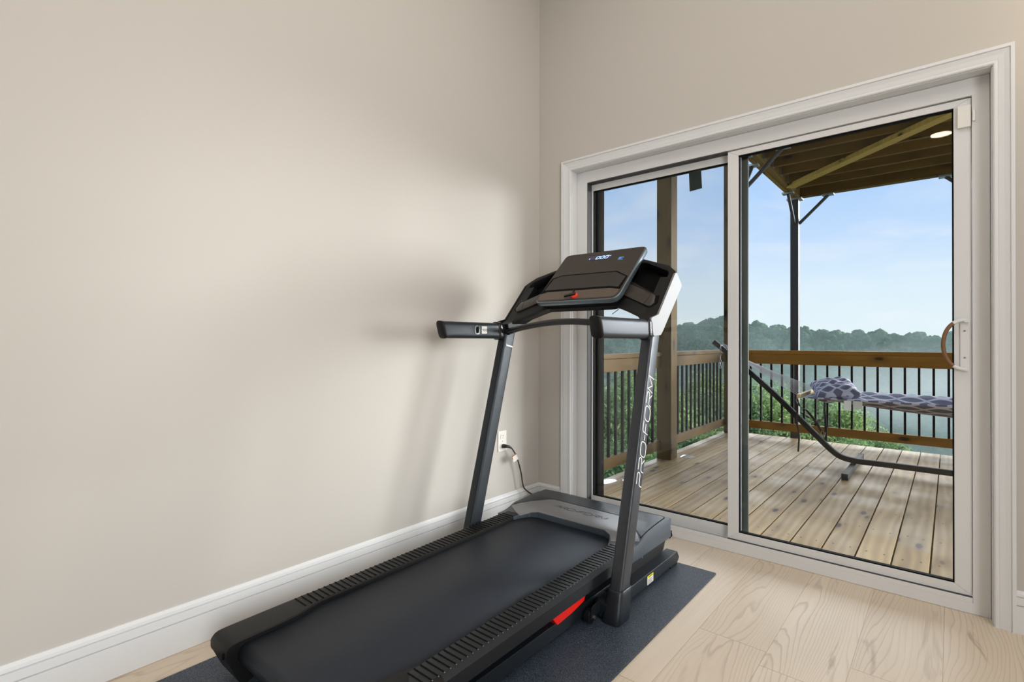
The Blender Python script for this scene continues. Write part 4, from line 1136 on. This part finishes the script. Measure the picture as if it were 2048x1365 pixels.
def leaf_cloud(seed, R, n, lf):
    rg = np.random.default_rng(seed); v = []; f = []
    cl_ = []
    for k in range(16):
        t = rg.uniform(0, 2*PI); h = rg.uniform(-.55, .8); rr = math.sqrt(max(0, 1-h*h))*rg.uniform(.35, .85)
        cl_.append((np.array([rr*math.cos(t), rr*math.sin(t), h*.9])*R*.75, R*rg.uniform(.28, .46)))
    for k in range(n):
        c, r = cl_[rg.integers(len(cl_))]
        d = rg.normal(size=3); d /= np.linalg.norm(d)
        if d[2] < -.3: d[2] *= -.6
        p = c+d*r*rg.uniform(.72, 1.08)
        t = rg.normal(size=3); t -= d*(t@d)*.75; t /= np.linalg.norm(t)
        b = np.cross(d+rg.normal(size=3)*.45, t); b /= np.linalg.norm(b)
        s_ = lf*rg.uniform(.6, 1.3)
        q = len(v)
        v += [p-t*s_, p+b*s_*.5, p+t*s_, p-b*s_*.5]; f.append((q, q+1, q+2, q+3))
    mb = MB(); mb.v = [tuple(x) for x in v]; mb.f = f; mb.m = [0]*len(f)
    return mb
lm = [leaf_mat('light green leaves', lin(104,130,76), lin(170,188,122)), leaf_mat('mid green leaves', lin(88,116,76), lin(146,170,112)), leaf_mat('soft hazy leaves', lin(122,146,108), lin(174,192,146))]
protos = []
def tree(px, py, D, R, kind, label):
    a, el = az_el(px, py-(26 if py < 840 else 8)); R *= 1.06
    x = 1.95278+D*math.sin(a); y = -2.56079+D*math.cos(a); zt_ = 1.03+D*el
    zc_ = zt_-R*.93; zg = min(ground(x, y), zc_-R*1.2)
    t = bpy.data.objects.new('tree', None); COL.objects.link(t); t.location = (x, y, zc_); t.rotation_euler = (0, 0, random.uniform(0, 6.28)); t.scale = (R, R, R)
    tag(t, label, 'tree', 'trees below the deck')
    key = kind
    if key not in tree.done:
        cr = leaf_cloud(11+kind*5, 1.0, 14000, .026).build('crown', lm[kind], None, smooth=False, recalc=False)
        tm = MB().tube([(.02,0,-6.0),(.0,.03,-3),(-.03,0,-1.0),(.02,.02,-.1),(.05,0,.5)], .10, 8, scale=[1.4,1.2,1,.7,.25], up=(0,1,0))
        for q in range(6):
            an = q*1.07; tm.tube([(-.02,0,-.8+q*.15),(.35*math.cos(an),.35*math.sin(an),-.25+q*.14),(.7*math.cos(an),.7*math.sin(an),.05+q*.12)], .045, 6, scale=[1,.7,.3])
        tr_ = tm.build('trunk', bark, None, angle=70)
        tree.done[key] = (cr, tr_)
    else:
        cr, tr_ = (o.copy() for o in tree.done[key])
        COL.objects.link(cr); COL.objects.link(tr_)
    for o in (cr, tr_):
        o.parent = t; o.matrix_parent_inverse = Matrix.Identity(4)
tree.done = {}
L_ = 'through the left door pane'
for a in [
    (1216, 772, 17, 2.6, 1, 'leafy green tree nearest the dark left jamb through the left door pane'),
    (1262, 752, 24, 3.0, 0, 'light green tree behind the railing just left of the treadmill upright'),
    (1300, 790, 19, 2.4, 1, 'green tree directly behind the treadmill right upright'),
    (1385, 768, 27, 3.1, 0, 'light green tree right of the tall wooden post behind the balusters'),
    (1432, 792, 22, 2.4, 2, 'pale tree behind the far end of the left railing'),
    (1512, 770, 29, 3.0, 2, 'pale green tree beside the screen stile under the hammock ropes'),
    (1566, 800, 23, 2.5, 0, 'light green tree left of the black steel column base'),
    (1632, 792, 30, 2.9, 2, 'pale tree right of the black steel column under the hammock spreader'),
    (1688, 826, 25, 2.2, 0, 'light green tree beneath the pillow end of the hammock'),
    (1735, 868, 20, 1.3, 1, 'small green treetop at the right edge of the near trees'),
    (1240, 872, 12, 1.8, 1, 'green treetop low at the left below the bottom rail'),
    (1530, 880, 17, 1.7, 0, 'treetop under the bottom rail beside the screen stile'),
    (1665, 872, 18, 1.6, 1, 'treetop under the bottom rail beneath the hammock straps'),
    (1340, 850, 16, 2.0, 1, 'green treetop behind the tall wooden post'),
    (1410, 850, 17, 1.9, 0, 'green treetop under the bottom rail near the far corner post')]:
    tree(*a)

# drifting mist in the valley
def mist(c, r, dens):
    m, nt, ns, ln = newmat('valley mist')
    o = N(nt, 'ShaderNodeOutputMaterial')
    tc = N(nt, 'ShaderNodeTexCoord'); ve = N(nt, 'ShaderNodeVectorMath', operation='LENGTH'); ln.new(tc.outputs['Object'], ve.inputs[0])
    n = N(nt, 'ShaderNodeTexNoise'); n.inputs['Scale'].default_value = 2.2; n.inputs['Detail'].default_value = 3; ln.new(tc.outputs['Object'], n.inputs['Vector'])
    fall = math_(nt, 'MAXIMUM', math_(nt, 'SUBTRACT', 1., ve.outputs['Value']), 0.)
    de = math_(nt, 'MULTIPLY', math_(nt, 'MULTIPLY', fall, ramp(nt, n.outputs[0], [(.3, (.25,)*3+(1,)), (.7, (1,)*3+(1,))])), dens)
    ab = N(nt, 'ShaderNodeVolumeAbsorption'); ab.inputs['Color'].default_value = (0,0,0,1); ln.new(de, ab.inputs['Density'])
    em_ = N(nt, 'ShaderNodeEmission'); em_.inputs[0].default_value = lin(214,230,236); ln.new(de, em_.inputs[1])  # steady emission stands in for skylight scattered by the mist
    ad = N(nt, 'ShaderNodeAddShader'); ln.new(ab.outputs[0], ad.inputs[0]); ln.new(em_.outputs[0], ad.inputs[1]); ln.new(ad.outputs[0], o.inputs['Volume'])
    bm2 = bmesh.new(); bmesh.ops.create_icosphere(bm2, subdivisions=3, radius=1)
    me = bpy.data.meshes.new('mist'); bm2.to_mesh(me); bm2.free(); me.materials.append(m)
    ob = bpy.data.objects.new('mist', me); COL.objects.link(ob); ob.location = c; ob.scale = r
    return tag(ob, 'white mist drifting over the valley forest at the right', 'mist', kind='stuff')
def at(px, py, D):
    a, el = az_el(px, py)
    return (1.95278+D*math.sin(a), -2.56079+D*math.cos(a), 1.03+D*el)
mist(at(1850, 775, 200), (34, 30, 15), .075)

# ------------------------------------------------------------------ light
w = bpy.data.worlds.new('sky'); SC.world = w; w.use_nodes = True; nt = w.node_tree; nt.nodes.clear()
o = N(nt, 'ShaderNodeOutputWorld'); bg = N(nt, 'ShaderNodeBackground'); nt.links.new(bg.outputs[0], o.inputs[0])
tc = N(nt, 'ShaderNodeTexCoord'); sp = N(nt, 'ShaderNodeSeparateXYZ'); nt.links.new(tc.outputs['Generated'], sp.inputs[0])
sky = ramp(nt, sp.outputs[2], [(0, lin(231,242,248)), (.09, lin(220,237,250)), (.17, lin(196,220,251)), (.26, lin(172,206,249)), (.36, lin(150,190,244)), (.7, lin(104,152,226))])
cb = N(nt, 'ShaderNodeCombineXYZ'); dv = math_(nt, 'ADD', math_(nt, 'ABSOLUTE', sp.outputs[2]), .12)
nt.links.new(math_(nt, 'DIVIDE', sp.outputs[0], dv), cb.inputs[0]); nt.links.new(math_(nt, 'DIVIDE', sp.outputs[1], dv), cb.inputs[1])
nz = N(nt, 'ShaderNodeTexNoise'); nz.inputs['Scale'].default_value = 1.1; nz.inputs['Detail'].default_value = 6; nz.inputs['Roughness'].default_value = .55; nz.inputs['Distortion'].default_value = .3
nt.links.new(cb.outputs[0], nz.inputs['Vector'])
cf = ramp(nt, nz.outputs[0], [(.50, (0,0,0,1)), (.72, (.55,.55,.55,1))])
nt.links.new(mixc(nt, cf, sky, lin(240,244,250)), bg.inputs[0]); bg.inputs[1].default_value = 1.12

def sun(name, d, strength, angle, col=(1,1,1)):
    l = bpy.data.lights.new(name, 'SUN'); l.energy = strength; l.angle = math.radians(angle); l.color = col
    ob = bpy.data.objects.new(name, l); COL.objects.link(ob)
    ob.rotation_euler = Vector(d).to_track_quat('-Z', 'Y').to_euler()
def area(name, loc, target, sx, sy, energy, col=(1,1,1), spread=180):
    l = bpy.data.lights.new(name, 'AREA'); l.spread = math.radians(spread); l.shape = 'RECTANGLE'; l.size = sx; l.size_y = sy; l.energy = energy; l.color = col
    ob = bpy.data.objects.new(name, l); COL.objects.link(ob); ob.location = loc
    ob.rotation_euler = (Vector(target)-Vector(loc)).to_track_quat('-Z', 'Y').to_euler()
sun('low_sky_glow', (-.66,-.60,-.14), 10.8, 30, (.99,.99,.99))
sun('deck_fill_sun', (.15,-.75,-.62), 2.6, 60, (1,.97,.92))  # added second sun that brightens the deck and trees
area('side_window_light', (4.3, -2.9, 1.6), (0, -1.4, 1.2), 2.2, 1.7, 76, (.96,.98,1), 120)
area('ceiling_fill', (2.0, -1.7, 3.36), (2.0, -1.7, 0), 3.0, 2.4, 33, (1,.94,.87))  # unseen fill lamp added below the ceiling to lift floor and walls
pl = bpy.data.lights.new('wall_lamp', 'POINT'); pl.energy = 6; pl.color = (1,.80,.55); pl.shadow_soft_size = .06
po = bpy.data.objects.new('wall_lamp', pl); COL.objects.link(po); po.location = (2.58, -.20, 2.24)

# ------------------------------------------------------------------ view
SC.view_settings.view_transform = 'Standard'; SC.view_settings.look = 'None'; SC.view_settings.exposure = 0; SC.view_settings.gamma = 1
SC.cycles.max_bounces = 7; SC.cycles.diffuse_bounces = 4; SC.cycles.glossy_bounces = 2; SC.cycles.transparent_max_bounces = 16
SC.cycles.use_denoising = True; SC.cycles.adaptive_threshold = .05; SC.cycles.volume_step_rate = 4; SC.cycles.sample_clamp_indirect = 6
